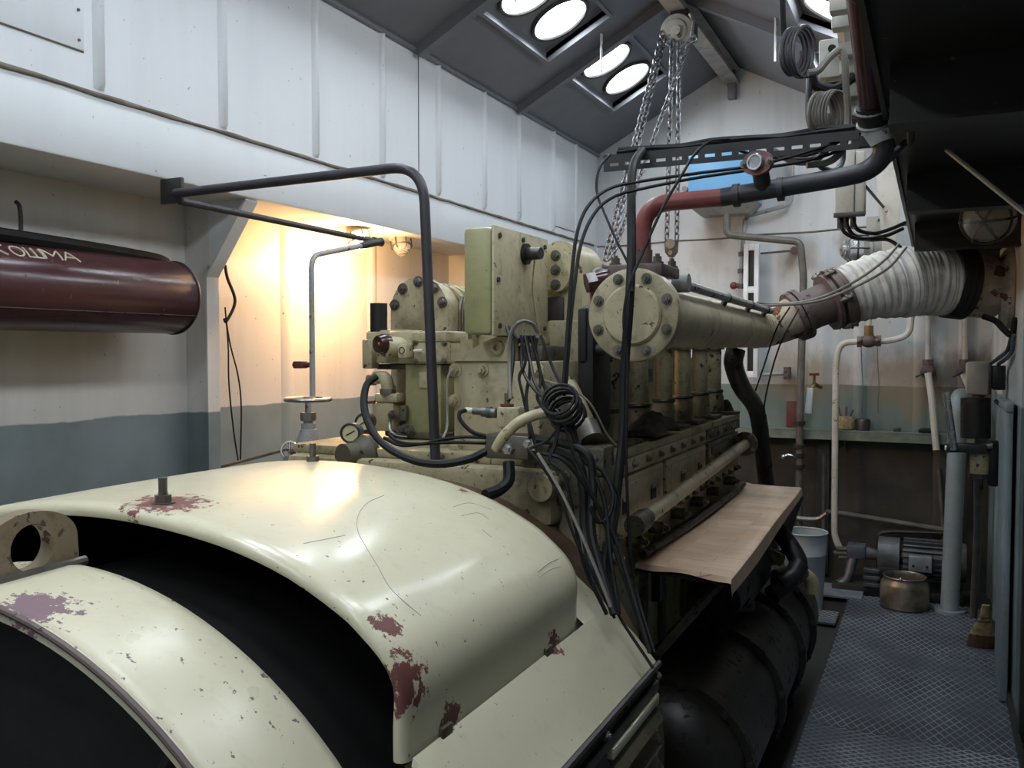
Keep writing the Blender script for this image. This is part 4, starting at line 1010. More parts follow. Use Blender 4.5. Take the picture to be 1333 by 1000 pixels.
# rag on the deck
b = B(); rows = []
rr0 = random.Random(5)
ra = P(848, 560, Z=1.40)
for i in range(9):
    rows.append([V(ra.x - .07 + .018 * j, ra.y - .16 + .045 * i, 1.395 + (.05 + .03 * rr0.random()) * max(0, 1 - ((j - 4) / 4.5) ** 2) * max(0.05, 1 - ((i - 4) / 4.6) ** 2)) for j in range(9)])
rows.insert(0, [V(p.x, p.y, 1.394) for p in rows[0]]); rows.append([V(p.x, p.y, 1.394) for p in rows[-1]])
tag(B().sheet(rows).build('rag', 'rag_dark', smooth=60), 'crumpled oily dark rag lying on the engine deck between the exhaust branches', 'rag')
# ------------------------------------------------------------------ work board beside the engine
zb = 1.0
BD = thing('side_board', 'plank covered in wood-print vinyl, fixed along the engine like a shelf', 'board', (-.73, 3.7, zb - .05))
n0 = P(828, 733, Z=zb); n0.x = max(n0.x, -.88); n1 = P(948, 752, Z=zb); f1 = P(1041, 634, Z=zb); f0 = P(952, 624, Z=zb); f0.x = -.874; f0.y = f1.y
rows = []
NY = 26; NX = 10
for i in range(NY + 1):
    t = i / NY; a = n0.lerp(f0, t); c = n1.lerp(f1, t); row = []
    for j in range(NX + 1):
        p = a.lerp(c, j / NX); p.z = zb + .003 * math.sin(9 * t + 3 * j / NX) + (.006 if j == 0 else 0) * math.sin(14 * t)
        p.x += (.006 * math.sin(17 * t) if j == 0 else 0)
        row.append(p)
    e = row[-1]; row.append(e + V(.010, 0, -.006)); row.append(e + V(.014, 0, -.05 - .01 * math.sin(5 * t))) 
    rows.append(row)
near = [p + V(0, -.008, -.014 - .004 * math.sin(j * .9)) for j, p in enumerate(rows[0])]
rows.insert(0, near)
B().sheet(rows).build('vinyl_cover', 'wood_vinyl', BD, smooth=50)
a = n0; b = B()
def slab(p, q, r, s, z0, z1):
    vs = [V(t.x, t.y, z0) for t in (p, q, r, s)] + [V(t.x, t.y, z1) for t in (p, q, r, s)]
    return B().add(vs, [(0, 1, 2, 3), (7, 6, 5, 4), (0, 4, 5, 1), (1, 5, 6, 2), (2, 6, 7, 3), (3, 7, 4, 0)])
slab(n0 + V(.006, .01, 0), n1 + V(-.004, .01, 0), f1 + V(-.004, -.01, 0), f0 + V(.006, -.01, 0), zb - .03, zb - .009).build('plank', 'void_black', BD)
for yy in (2.9, 3.3, 4.47):
    B().bb((-.86, yy, .84), (-.83, yy + .035, zb - .03)).build('strap', 'black_steel', BD)
    q = B(); q.tube([V(-.868, yy + .05, .62), V(-.60, yy + .05, zb - .035)], .018, 6).build('brace', 'engine_grimy', BD)
B().bb((-.888, 2.75, .955), (-.872, 4.6, .97)).build('wall_angle', 'engine_grimy', BD)
B().tube(catmull([V(-.86, 2.8, 1.022), V(-.85, 3.2, 1.02), V(-.845, 3.6, 1.022), V(-.85, 4.1, 1.02), V(-.86, 4.5, 1.022)]), .015, 8).build('dark_roll', 'tank_dark', BD)
# ------------------------------------------------------------------ horizontal cooler vessel under the board
TK = thing('cooler_vessel', 'dark oily horizontal cylindrical vessel lying beside the engine under the board', 'tank', (-.78, 4, 0))
TX, TZ, TRr = -.79, .30, .265
b = B().lathe((TX, 2.75, TZ), (0, 1, 0), [(0, .0), (.0, .12), (.03, .2), (.08, .25), (.12, .262), (.13, .262), (2.0, .262), (2.1, .262), (2.15, .25), (2.22, .2), (2.25, .1), (2.25, 0)], 48, False)
b.build('shell', 'tank_dark', TK)
for yy in (2.9, 3.55, 4.15, 4.55):
    f_ = B().lathe((TX, yy, TZ), (0, 1, 0), [(-.016, .262), (-.016, .288), (.016, .288), (.016, .262)], 48, False).build('flange_ring', 'tank_dark', TK)
    for i in range(10):
        a = math.radians(36 * i + 10); B().bolt((TX + .276 * math.cos(a), yy - .016, TZ + .276 * math.sin(a)), (0, -1, 0), .012, .014).build('bolt', 'dark_steel', f_)
for yy in (3.2, 4.4): B().bb((TX - .2, yy - .04, -.03), (TX + .2, yy + .04, .10), .01).build('saddle', 'tank_dark', TK)
B().cyl((-.56, 3.55, .33), (-.515, 3.55, .33), .016, n=10).build('drain_plug', 'dark_steel', TK)
# pump casting and pipework between vessel and board
PC = thing('water_pump', 'grimy pump casting with fat elbow hoses tucked under the vinyl covered board', 'pump', (-.74, 4.1, .55))
B().bb((-.86, 3.75, .60), (-.68, 4.3, .88), .04).build('casting', 'tank_dark', PC)
B().cyl((-.76, 3.5, .70), (-.76, 3.76, .70), .085, n=24).build('volute', 'tank_dark', PC)
B().cyl((-.76, 3.9, .564), (-.76, 3.9, .605), .07, n=20).build('base_flange', 'engine_grimy', PC)
def dp(x, y, d): return P(x, y, d=d)
B().tube(fillet([dp(1005, 680, 4.25), dp(1030, 712, 4.15), dp(1042, 735, 4.1), dp(1030, 755, 4.05), dp(1005, 775, 4.0)], .12, 10), [.042] * 1 + [.042] * 100 if False else .042, 16).build('bent_hose', 'black_rubber', PC)
B().tube([dp(1040, 735, 4.1), dp(1032, 752, 4.06), dp(1012, 762, 4.02)], .045, 16).build('hose_cuff', 'black_steel', PC)
B().tube([dp(1045, 742, 4.3), dp(1030, 750, 4.27), dp(1012, 756, 4.25)], [.04, .05, .055], 16).build('grey_elbow', 'brown_cast', PC)
B().tube(fillet([dp(1042, 745, 4.4), dp(1057, 755, 4.4), dp(1058, 772, 4.4)], .05), .035, 14).build('tan_elbow', 'engine_paint', PC)
B().tube([dp(985, 712, 4.2), dp(1018, 730, 4.2)], .03, 12).build('stub', 'engine_paint', PC)
B().cyl(dp(1043, 738, 4.3), dp(1043, 748, 4.3), .018, n=8).sphere(dp(1043, 736, 4.3), .02, 8, 6).build('cock', 'bright_steel', PC)
B().tube([dp(1003, 722, 4.5), dp(1008, 735, 4.5)], .02, 10).build('tag_plate', 'yellow_paint', PC)
cable('hose', 'dark slanting hose behind the far corner of the board', [(1040, 645, 4.75), (1030, 672, 4.75), (1022, 700, 4.75), (1018, 720, 4.7)], .028, 'tank_dark', 'hose', 10)
# ------------------------------------------------------------------ chain hoist
HY = 5.44; hz = P(881, 40, Y=HY).z
HO = thing('chain_hoist', 'grey hand chain hoist hanging from the roof ridge rail', 'hoist', (XA, HY, hz - .1))
hp = P(881, 40, Y=HY - .08)
B().lathe(hp, V(.1, -1, -.2), [(-.06, .07), (-.03, .095), (0, .10), (.015, .095), (.018, .07), (.03, .06), (.032, .03), (.05, .028), (.05, 0)], 32).build('wheel_cover', 'rail_grey', HO)
for i in range(4):
    a = i * math.pi / 2 + .5; B().cyl(hp + V(.045 * math.cos(a), -.012, .045 * math.sin(a)), hp + V(.045 * math.cos(a), -.03, .045 * math.sin(a)), .012, n=10).build('rivet', 'dark_steel', HO)
B().bb((hp.x - .05, hp.y + .02, hp.z + .06), (hp.x + .06, hp.y + .15, z0 if False else hp.z + .14), .01).build('hanger', 'dark_steel', HO)
B().bb((hp.x - .09, hp.y + .02, hp.z - .05), (hp.x + .1, hp.y + .14, hp.z + .07), .02).build('frame', 'dark_steel', HO)
q = P(900, 48, Y=HY - .08); B().tube([q + V(-.01, 0, .14), q + V(.01, 0, .08), q], .012, 8).build('chain_guide', 'bright_steel', HO)
B().torus(P(902, 50, Y=HY - .08), (0, 1, 0), .02, .008, 16, 6).build('guide_eye', 'bright_steel', HO)
def chain(p, q, ll, r, name, sag=0.0):
    p = Vector(p); q = Vector(q); L = (q - p).length; n = max(4, int(L / (ll * .78))); b = B()
    T = (q - p).normalized(); u, v, _ = frame(T)
    for i in range(n):
        c = p.lerp(q, (i + .5) / n) + V(0, 0, -sag * 4 * ((i + .5) / n) * (1 - (i + .5) / n))
        s_ = u if i % 2 else v; s_ = (s_ + (v if i % 2 else -u) * .5).normalized(); n_ = T.cross(s_)
        pts = []
        w_ = ll * .30; h_ = ll * .5 - w_
        for k in range(10):
            a = 2 * math.pi * k / 10; pts.append(c + s_ * w_ * math.cos(a) + T * (w_ * math.sin(a) + (h_ if math.sin(a) > 0 else -h_)))
        o = len(b.v); m = 10; kk = 5
        for i2 in range(m):
            e = (pts[i2] - c).normalized()
            for j in range(kk):
                a = 2 * math.pi * j / kk; b.v.append(pts[i2] + e * r * math.cos(a) + n_ * r * math.sin(a))
        for i2 in range(m):
            i3 = (i2 + 1) % m
            for j in range(kk):
                j2 = (j + 1) % kk; b.f.append((o + i2 * kk + j, o + i3 * kk + j, o + i3 * kk + j2, o + i2 * kk + j2))
    return stuff(b.build(name, 'chain_steel', HO, smooth=80))
chain(P(863, 42, Y=HY - .1), P(787, 338, d=4.6), .052, .0065, 'hand_chain')
chain(P(866, 46, Y=HY - .06), P(792, 338, d=4.55), .052, .0065, 'hand_chain')
chain(P(899, 50, Y=HY - .1), P(845, 195, d=5.2), .046, .0055, 'slack_chain')
chain(P(845, 195, d=5.2), P(797, 335, d=4.7), .046, .0055, 'slack_chain')
chain(P(875, 52, Y=HY - .1), P(868, 312, Y=HY - .1), .048, .0062, 'load_chain')
chain(P(884, 54, Y=HY - .1), P(881, 312, Y=HY - .1), .048, .0062, 'load_chain')
hk = P(874, 318, Y=HY - .1)
bk = B().prism([(hk.x - .04, hk.z + .02), (hk.x + .04, hk.z + .02), (hk.x + .035, hk.z - .05), (hk.x + .012, hk.z - .08), (hk.x - .012, hk.z - .08), (hk.x - .035, hk.z - .05)], 'y', hk.y - .02, hk.y + .02).build('hook_block', 'dark_steel', HO)
B().cyl(hk + V(0, -.028, 0), hk + V(0, .028, 0), .03, n=16).cyl(hk + V(0, -.028, -.055), hk + V(0, .028, -.055), .014, n=10).build('sheave', 'bolt_steel', bk)
hook = [hk + V(0, 0, -.08), hk + V(0, 0, -.13), hk + V(.03, 0, -.17), hk + V(.035, 0, -.215), hk + V(.0, 0, -.245), hk + V(-.035, 0, -.225), hk + V(-.035, 0, -.2)]
B().tube(catmull(hook), [.012] * 8 + [.014] * 12 + [.012] * 8 + [.009] * 9, 10).build('hook', 'steel', bk)
# ------------------------------------------------------------------ handrail pole at the engine
hy = 2.39
hl = P(228, 252, Y=hy); ht = P(540, 219, Y=hy); hb = P(567, 600, Y=hy)
hzt = (hl.z + ht.z) / 2
rail_pts = fillet([V(hl.x, hy, hl.z), V(ht.x + .03, hy, ht.z + .008), V(hb.x, hy, 1.347)], .12, 10)
o = B().tube(rail_pts, .0165, 14).build('pole_rail', 'pipe_charcoal')
tag(o, 'dark bent pipe rail from the deck beam down to the engine front', 'rail')
a = P(240, 258, Y=hy); c = P(497, 316, X=-2.4)
RD = thing('rod', 'straight dark rod slanting from the beam corner to the warm lamp', 'rod', c)
B().tube([V(hl.x - .01, hy + .03, hl.z - .022), c], .013, 10).build('shaft', 'pipe_charcoal', RD)
B().cyl(c - (c - V(-2.56, hy, hl.z)).normalized() * .06, c + V(0, .0, 0), .019, n=12).build('end_sleeve', 'dark_steel', RD)
B().bb((-2.595, hy + .018, hl.z - .03), (hl.x + .012, hy + .034, ZD - .001), .004).build('hanger_plate', 'dark_steel', RD)
# ------------------------------------------------------------------ fire blanket drum with lettering
ke = P(226, 388, X=-2.74); KR = .143; ky1 = ke.y; KX, KZ = -2.74, ke.z
KO = thing('blanket_drum', 'long dark red painted drum with the letters КОШМА, hung on the left wall', 'drum', (KX, 1.6, KZ - KR))
B().lathe((KX, .55, KZ), (0, 1, 0), [(0, 0), (0, KR - .004), (.004, KR), (ky1 - .55 - .006, KR), (ky1 - .55, KR - .003), (ky1 - .55, KR - .02), (ky1 - .58, KR - .025), (ky1 - .58, 0)], 64, False).build('shell', 'maroon_gloss', KO)
B().torus((KX, ky1 - .003, KZ), (0, 1, 0), KR, .004, 64, 6).build('rim', 'dark_steel', KO)
B().bb((KX + KR * .86, .6, KZ - KR * .52), (KX + KR * .875, ky1 - .01, KZ - KR * .505)).build('seam', 'brown_cast', KO)
for yy in (.9, 2.2):
    B().bb((XL + .002, yy - .02, KZ - .12), (KX - KR + .012, yy + .02, KZ + .12), .004).build('wall_bracket', 'black_steel', KO)
B().tube(catmull([V(KX - .02, .6, KZ + KR + .018), V(KX - .02, 1.1, KZ + KR + .022), V(KX - .03, 1.6, KZ + KR + .03), V(KX - .03, 2.1, KZ + KR + .022), V(KX - .04, 2.55, KZ + KR + .006), V(KX - .04, 2.6, KZ + KR - .02)]), .026, 8).build('top_bundle', 'black_rubber', KO)
GL = {'К': [[(0, 0), (0, 1)], [(.7, 1), (0, .45)], [(.15, .58), (.7, 0)]],
      'О': [[(.35 + .35 * math.cos(t * math.pi / 8), .5 + .5 * math.sin(t * math.pi / 8)) for t in range(17)]],
      'Ш': [[(0, 1), (0, 0), (.9, 0), (.9, 1)], [(.45, 0), (.45, 1)]],
      'М': [[(0, 0), (0, 1), (.42, .3), (.84, 1), (.84, 0)]],
      'А': [[(0, 0), (.35, 1), (.7, 0)], [(.12, .35), (.58, .35)]]}
def drum_pt(y, ang, r): return V(KX + r * math.cos(ang), y, KZ + r * math.sin(ang))
LH = .05
for ch, px, wpx in (('К', -20, 18), ('О', 5, 17), ('Ш', 26, 20), ('М', 48, 21), ('А', 72, 20)):
    b = B(); wmax = max(p[0] for s_ in GL[ch] for p in s_)
    ya, yb_ = P(px, 346, X=KX + .06).y, P(px + wpx, 346, X=KX + .06).y
    for s_ in GL[ch]:
        dense = []
        for i in range(len(s_) - 1):
            for k in range(4): dense.append((s_[i][0] + (s_[i + 1][0] - s_[i][0]) * k / 4, s_[i][1] + (s_[i + 1][1] - s_[i][1]) * k / 4))
        dense.append(s_[-1])
        b.tube([drum_pt(ya + (yb_ - ya) * x / wmax, math.radians(40) + (z * LH) / KR, KR + .0002) for x, z in dense], .0035, 5)
    b.build('letter', 'letter_paint', KO)
# hook and hanging wires by the web frame
o = B().tube(catmull([P(20, 262, X=-2.82), P(25, 268, X=-2.82), P(27, 285, X=-2.82), P(27, 318, X=-2.82)]), .007, 6).build('wire_hook', 'black_steel'); tag(o, 'short dark wire hook rising above the red drum', 'hook')
o = B().tube(catmull([P(293, 345, X=-2.8), P(296, 362, X=-2.8), P(306, 392, X=-2.8), P(295, 418, X=-2.8), P(292, 415, X=-2.8)]), .007, 6).build('strap', 'black_rubber'); tag(o, 'kinked black strap hanging on the web frame', 'strap')
for i, pp in enumerate(([(293, 400), (297, 450), (298, 500), (304, 560), (310, 600)], [(294, 415), (300, 450), (310, 490), (314, 530), (313, 600)])):
    o = B().tube(catmull([P(x, y, X=-2.78) for x, y in pp]), .0035, 6).build('wire', 'cable_black')
    tag(o, ['straighter thin wire hanging beside the web frame', 'wavier thin wire hanging beside the web frame'][i], 'wire')
# ------------------------------------------------------------------ bulkhead lamps
def lamp(pos, out, name, label, lit=None, sz=1.0, glassy=True, upv=V(0, 0, 1)):
    pos = Vector(pos); out = Vector(out).normalized()
    L_ = thing(name, label, 'lamp', pos)
    B().lathe(pos, out, [(0, .05 * sz), (.03 * sz, .055 * sz), (.035 * sz, .06 * sz), (.045 * sz, .06 * sz)], 24).build('base', 'box_grey', L_)
    B().lathe(pos + out * .045 * sz, out, [(0, .05 * sz), (.04 * sz, .05 * sz), (.07 * sz, .042 * sz), (.09 * sz, .025 * sz), (.096 * sz, .001)], 24, False).build('glass', 'lamp_glass', L_)
    cg = B(); u, v, _ = frame(out)
    for i in range(3):
        a = math.pi * i / 3; e = u * math.cos(a) + v * math.sin(a)
        pts = [pos + out * .045 * sz + e * .058 * sz, pos + out * .10 * sz + e * .052 * sz, pos + out * .108 * sz, pos + out * .10 * sz - e * .052 * sz, pos + out * .045 * sz - e * .058 * sz]
        cg.tube(catmull(pts, 5), .0032 * sz, 6)
    cg.torus(pos + out * .085 * sz, out, .055 * sz, .0032 * sz, 24, 6)
    cg.build('cage', 'dark_steel', L_)
    if lit:
        B().sphere(pos + out * .075 * sz, .024 * sz, 12, 8).build('bulb', 'bulb_warm', L_)
        ld = bpy.data.lights.new('lamp_light', 'POINT'); ld.energy = lit; ld.color = (1, .56, .24); ld.shadow_soft_size = .03
        lo = bpy.data.objects.new('lamp_light', ld); COL.objects.link(lo); lo.location = out * .16 * sz; lo.parent = L_
    return L_
lamp(P(462, 292, X=-2.72), (0.25, .1, -1), 'bulkhead_lamp', 'lit warm bulkhead lamp under the deck beam beside the hanging valve pipe', lit=50)
lamp(P(520, 303, X=-2.74), (0.3, -.2, -1), 'bulkhead_lamp', 'unlit caged lamp under the deck beam next to the lit one')
_l = lamp(P(1144, 326, Y=YB - .25), (-1, -.3, .05), 'bulkhead_lamp', 'clear glass caged lamp on the bracket above the lagged pipe', sz=1.9)
_p = P(1144, 326, Y=YB - .25); B().tube([_p + V(.01, 0, 0), V(_p.x + .03, YB - .001, _p.z)], .02, 10).build('arm', 'dark_steel', _l)
_l = lamp(P(1292, 282, Y=4.2), (-.2, -.9, -.2), 'bulkhead_lamp', 'unlit caged lamp in the dark under the right deck', sz=1.7)
_p = P(1292, 282, Y=4.2); B().tube([_p + V(0, .02, 0), V(_p.x, _p.y + .03, ZD - .001)], .014, 8).build('hanger', 'dark_steel', _l)
# ------------------------------------------------------------------ handwheel valve by the left wall
vx = P(401, 520, d=3.7)
HV = thing('handwheel_valve', 'tall handwheel stop valve with a bent pipe above it, by the left wall', 'valve', (vx.x, vx.y, 0))
wz = vx.z
w_ = B().torus((vx.x, vx.y, wz), (0, 0, 1), .092, .009, 36, 8).build('handwheel', 'steel', HV)
for i in range(4):
    a = i * math.pi / 2 + .3; B().tube([V(vx.x, vx.y, wz), V(vx.x + .09 * math.cos(a), vx.y + .09 * math.sin(a), wz)], .006, 6).build('spoke', 'steel', w_)
B().lathe((vx.x, vx.y, wz), (0, 0, -1), [(-.012, .018), (.0, .018), (.002, .014), (.055, .013), (.056, .028), (.09, .028), (.091, .02), (.10, .02), (.101, .03), (.125, .03), (.126, .035), (.14, .038), (.19, .058), (.22, .062), (.24, .062)], 24).build('bonnet', 'grey_pipe', HV)
B().cyl((vx.x, vx.y, wz - .055), (vx.x, vx.y, wz - .088), .033, n=6).build('gland_nut', 'steel', HV)
B().cyl((vx.x, vx.y, 0), (vx.x, vx.y, wz - .24), .05, n=20).build('riser', 'grey_pipe', HV)
B().cyl((vx.x - .12, vx.y, wz - .3), (vx.x + .14, vx.y + .02, wz - .3), .035, n=16).build('valve_body', 'grey_pipe', HV)
tp_ = P(399, 334, d=3.74); tp2 = P(470, 320, d=4.05); tp3 = P(497, 314, d=4.15)
B().tube(fillet([V(vx.x, vx.y + .03, wz + .01), V(vx.x, vx.y + .03, tp_.z), tp2], .06, 8), .012, 12).build('vent_pipe', 'grey_pipe', HV)
B().tube([tp2, tp3], .017, 12).build('pipe_end', 'dark_steel', HV)
cl_ = P(391, 475, d=3.74); B().box(cl_, (.05, .04, .03), .004).cyl(cl_ - V(.035, 0, 0), cl_ + V(.05, 0, 0), .011, n=10).build('clamp', 'brick_red', HV)
# little chrome wheel cocks near it
for (x, y, d, lab) in ((377, 586, 3.45, 'small chrome wheel cock on the manifold beside the handwheel valve'), (437, 582, 3.3, 'chrome ring handled cock between the gauges and the handwheel valve')):
    p = P(x, y, d=d)
    K = thing('cock_valve', lab, 'valve', p)
    B().torus(p, (.5, -1, .2), .032, .005, 24, 6).build('wheel', 'chrome', K)
    B().tube([p - V(.03, 0, 0), p + V(.03, 0, 0)], .005, 6).tube([p - V(0, 0, .03), p + V(0, 0, .03)], .005, 6).build('spoke', 'chrome', K)
    B().cyl(p, p + V(.03, .05, -.03), .014, n=10).cyl(p + V(.0, .05, -.03), p + V(.09, .05, -.03), .02, n=12).build('body', 'bolt_steel', K)
o = B().tube([P(372, 600, d=3.4), P(455, 600, d=3.35)], .02, 12).build('manifold_pipe', 'bolt_steel'); tag(o, 'short steel pipe joining the small cocks behind the hood', 'pipe')
o = B().tube([P(287, 608, X=-2.955), P(372, 585, d=3.5)], .007, 8).build('thin_pipe', 'cable_tan'); tag(o, 'thin tan pipe sloping towards the small chrome cocks', 'pipe')
# pressure gauges
def gauge(x, y, d, R, lab):
    p = P(x, y, d=d); fdir = (C0 - p); fdir = V(fdir.x - .9, fdir.y, 0).normalized()
    K = thing('pressure_gauge', lab, 'gauge', p)
    B().lathe(p, -fdir, [(-.004, R), (0, R * 1.06), (.01, R * 1.08), (.02, R), (.06, R * .96), (.06, 0)], 32, False).build('case', 'blue_band' if R > .03 else 'dark_steel', K)
    f = B().cyl(p + fdir * -.001, p + fdir * .001, R * .98, n=32).build('dial', 'glass_dial', K)
    B().box(p + fdir * .002 + V(0, 0, 0), (R * 1.1, .002, .004), rot=Matrix.Rotation(math.atan2(fdir.x, -fdir.y), 3, 'Z') @ Matrix.Rotation(-.5, 3, 'Y')).build('needle', 'black_steel', f)
    B().torus(p + fdir * .003, fdir, R, .004, 32, 6).build('bezel', 'dark_steel', K)
    B().cyl(p - fdir * .03 - V(0, 0, R), p - fdir * .03 - V(0, 0, R + .05), .01, n=10).cyl(p - fdir * .03 - V(0, 0, R + .012), p - fdir * .03 - V(0, 0, R + .03), .016, n=6).build('stem', 'bolt_steel', K)
gauge(456, 564, 2.95, .031, 'round pressure gauge with yellowed dial and blue case beside the governor')
gauge(474, 550, 3.1, .03, 'second round pressure gauge, half hidden behind the hanging black cable')
# ------------------------------------------------------------------ access panels on the upper left wall
def panel(y0, y1, z0, z1, lab):
    K = thing('access_panel', lab, 'panel', (XC, (y0 + y1) / 2, z0))
    B().bb((XC - .001, y0, z0), (XC + .006, y1, z1), .001).build('plate', 'wall_upper', K)
    B().bb((XC - .001, y0 - .005, z0 - .005), (XC + .002, y1 + .002, z0)).bb((XC - .001, y0 - .005, z0), (XC + .002, y0, z1)).build('gap', 'seam_brown', K)
    for i in range(4):
        for yy in (y0 + .02, y1 - .02):
            B().cyl((XC + .006, yy, z0 + .03 + (z1 - z0 - .06) * i / 3), (XC + .010, yy, z0 + .03 + (z1 - z0 - .06) * i / 3), .005, n=8).build('screw', 'dark_steel', K)
panel(P(720, 300, X=XC).y, P(750, 300, X=XC).y, P(720, 293, X=XC).z, P(720, 203, X=XC).z, 'narrow screwed access panel on the upper wall near the back corner')
panel(1.55, P(108, 66, X=XC).y, P(108, 67, X=XC).z, 3.05, 'large screwed access panel on the upper wall above the red drum')
# ------------------------------------------------------------------ back wall equipment
YW = YB - .06
def bwp(x, y, o=.06): return P(x, y, Y=YB - o)
BT = thing('header_tank', 'pale blue rectangular tank mounted high on the back wall', 'tank', bwp(938, 270))
a = bwp(896, 200, .35); c = bwp(986, 262, .35)
B().bb((a.x, YB - .35, c.z), (c.x, YB - .14, a.z), .008).build('shell', 'pale_blue', BT)
B().add([V(a.x, YB - .35, c.z), V(c.x, YB - .35, c.z), V(c.x, YB - .14, c.z), V(a.x, YB - .14, c.z), V(a.x + .08, YB - .28, c.z - .07), V(c.x - .08, YB - .28, c.z - .07), V(c.x - .08, YB - .14, c.z - .07), V(a.x + .08, YB - .14, c.z - .07)], [(0, 1, 5, 4), (1, 2, 6, 5), (2, 3, 7, 6), (3, 0, 4, 7), (4, 5, 6, 7)]).build('hopper_bottom', 'grey_pipe', BT)
for xx in (a.x + .05, c.x - .07): B().bb((xx, YB - .14, c.z + .03), (xx + .03, YB - .002, a.z), .003).build('bracket', 'grey_pipe', BT)
sp_ = bwp(891, 246, .1); B().cyl(sp_, sp_ + V(0, .095, 0), .022, n=14).build('side_knob', 'steel', BT)
# pipework: each run its own thing
def wallpipe(lab, pts, r, mat='grey_pipe', fr=.05, o=.1, extra=None):
    q = [bwp(x, y, o) for x, y in pts]
    K = thing('bulkhead_pipe', lab, 'pipe', min(q, key=lambda v: v.z))
    B().tube(fillet(q, fr), r, 10).build('run', mat, K)
    return K
K = wallpipe('grey pipe from the blue tank over the level gauge and down to the floor', [(946, 275), (946, 306), (1042, 315), (1046, 360), (1041, 560), (1040, 650), (1040, 770)], .027, 'dim_pipe', o=.26)
for (x, y) in ((1041, 548), (1040, 578), (1039, 590), (1040, 605)):
    B().cyl(bwp(x, y, .26), bwp(x, y + 5, .26), .042, n=10).build('collar', 'dark_steel', K)
B().tube([bwp(1018, 595, .28), bwp(1026, 592, .28), bwp(1040, 596, .26)], .012, 8).sphere(bwp(1020, 595, .28), .022, 8, 6).build('tap', 'bright_steel', K)
K = wallpipe('thin pale pipe zigzagging from the back wall down beside the level gauge', [(1032, 200), (1030, 266), (970, 282), (965, 340), (964, 375)], .016, o=.09)
for (x, y) in ((965, 328), (964, 350), (964, 370)): B().cyl(bwp(x, y, .09), bwp(x, y + 6, .09), .022, n=10).build('socket', 'brown_cast', K)
B().cyl(bwp(955, 372, .1), bwp(964, 372, .09), .02, n=10).sphere(bwp(955, 372, .1), .03, 10, 6).build('red_cock', 'brick_red', K)
# level gauge
LG = thing('level_gauge', 'tall white slotted level gauge strip on the back wall', 'gauge', bwp(977, 492))
for (y0_, y1_) in ((318, 492),):
    a = bwp(968, y0_, .16); c = bwp(986, y1_, .16); w4 = (c.x - a.x) * .3
    B().bb((a.x, YB - .16, c.z), (a.x + w4, YB - .12, a.z), .004).bb((c.x - w4, YB - .16, c.z), (c.x, YB - .12, a.z), .004).build('side_bar', 'white_paint', LG)
    for k in range(4):
        zz = c.z + (a.z - c.z) * k / 3.15; B().bb((a.x + w4 * .8, YB - .155, zz), (c.x - w4 * .8, YB - .125, zz + .05), .004).build('cross_bar', 'white_paint', LG)
    B().bb((a.x + w4 * .9, YB - .13, c.z), (c.x - w4 * .9, YB - .115, a.z)).build('gauge_glass', 'black_steel', LG)
    B().tube([bwp(989, 488, .1), bwp(1025, 486, .1)], .014, 8).build('lower_arm', 'grey_pipe', LG)
    B().cyl(bwp(1025, 478, .12), bwp(1025, 494, .12), .028, n=10).cyl(bwp(1025, 486, .12), bwp(1025, 486, .02), .03, n=10).build('lower_boss', 'brown_cast', LG)
    B().cyl(bwp(1034, 326, .14), bwp(1034, 326, .02), .03, n=10).tube([bwp(1034, 326, .1), bwp(990, 330, .1)], .008, 8).build('upper_boss', 'brown_cast', LG)
# three-way valve loop under the lagged pipe
K = wallpipe('tan pipe with three-way valve looping under the lagged exhaust', [(1188, 395), (1184, 436), (1160, 444), (1132, 444), (1094, 446), (1088, 470), (1086, 700), (1098, 722), (1112, 735)], .023, 'dirty_white', .09, .26)
B().sphere(bwp(1131, 444, .26), .06, 14, 10, (1.0, .8, .8)).cyl(bwp(1116, 445, .26), bwp(1122, 445, .26), .045, n=6).cyl(bwp(1140, 444, .26), bwp(1147, 444, .26), .045, n=6).build('valve', 'brown_cast', K)
B().cyl(bwp(1131, 440, .26), bwp(1131, 424, .26), .035, n=6).build('valve_nut', 'brass', K)
B().cyl(bwp(1131, 424, .26), bwp(1133, 380, .26), .017, n=8).build('valve_stem', 'dirty_white', K)
for x in (1121, 1142):
    o = B().tube(catmull([bwp(x, 452, .19), bwp(x + 1, 480, .17), bwp(x + 2, 500, .15), bwp(x + 1, 525, .14), bwp(x + 1, 538, .13)]), .003, 5).build('wire', 'cable_grey'); tag(o, 'hair-thin wire hanging from the three-way valve on the back wall', 'wire', 'wires under the three-way valve')
# small white tap on the wall
KT = thing('water_tap', 'small tap with a white plastic tube and red wheel on the back wall', 'tap', bwp(1056, 540))
B().cyl(bwp(1052, 538, .18), bwp(1055, 505, .18), .025, n=14).build('white_tube', 'white_paint', KT)
B().tube([bwp(1056, 506, .18), bwp(1060, 500, .16), bwp(1068, 504, .05)], .016, 10).build('body', 'brass', KT)
B().cyl(bwp(1060, 500, .17), bwp(1060, 489, .17), .009, n=8).build('spindle', 'brass', KT)
B().cyl(bwp(1060, 489, .17), bwp(1060, 486, .17), .035, n=16).build('hand_wheel', 'brick_red', KT)
# shelf along the back wall
sa = P(985, 560, Y=YB - .18); sc_ = P(1222, 571, Y=YB - .18)
zsf = 1.105
SH = thing('narrow_shelf', 'long narrow grey-green metal shelf along the back wall', 'shelf', (-.6, YB - .09, zsf - .07))
B().bb((-1.55, YB - .2, zsf - .012), (XRW - .1, YB, zsf), .002).build('shelf_top', 'shelf_green', SH)
B().bb((-1.55, YB - .2, zsf - .07), (XRW - .1, YB - .19, zsf - .002)).build('shelf_lip', 'shelf_green', SH)
for x in (-1.3, -.6, .0): B().prism([(YB - .19, zsf - .015), (YB, zsf - .015), (YB, zsf - .18)], 'x', x, x + .012).build('shelf_bracket', 'shelf_green', SH)
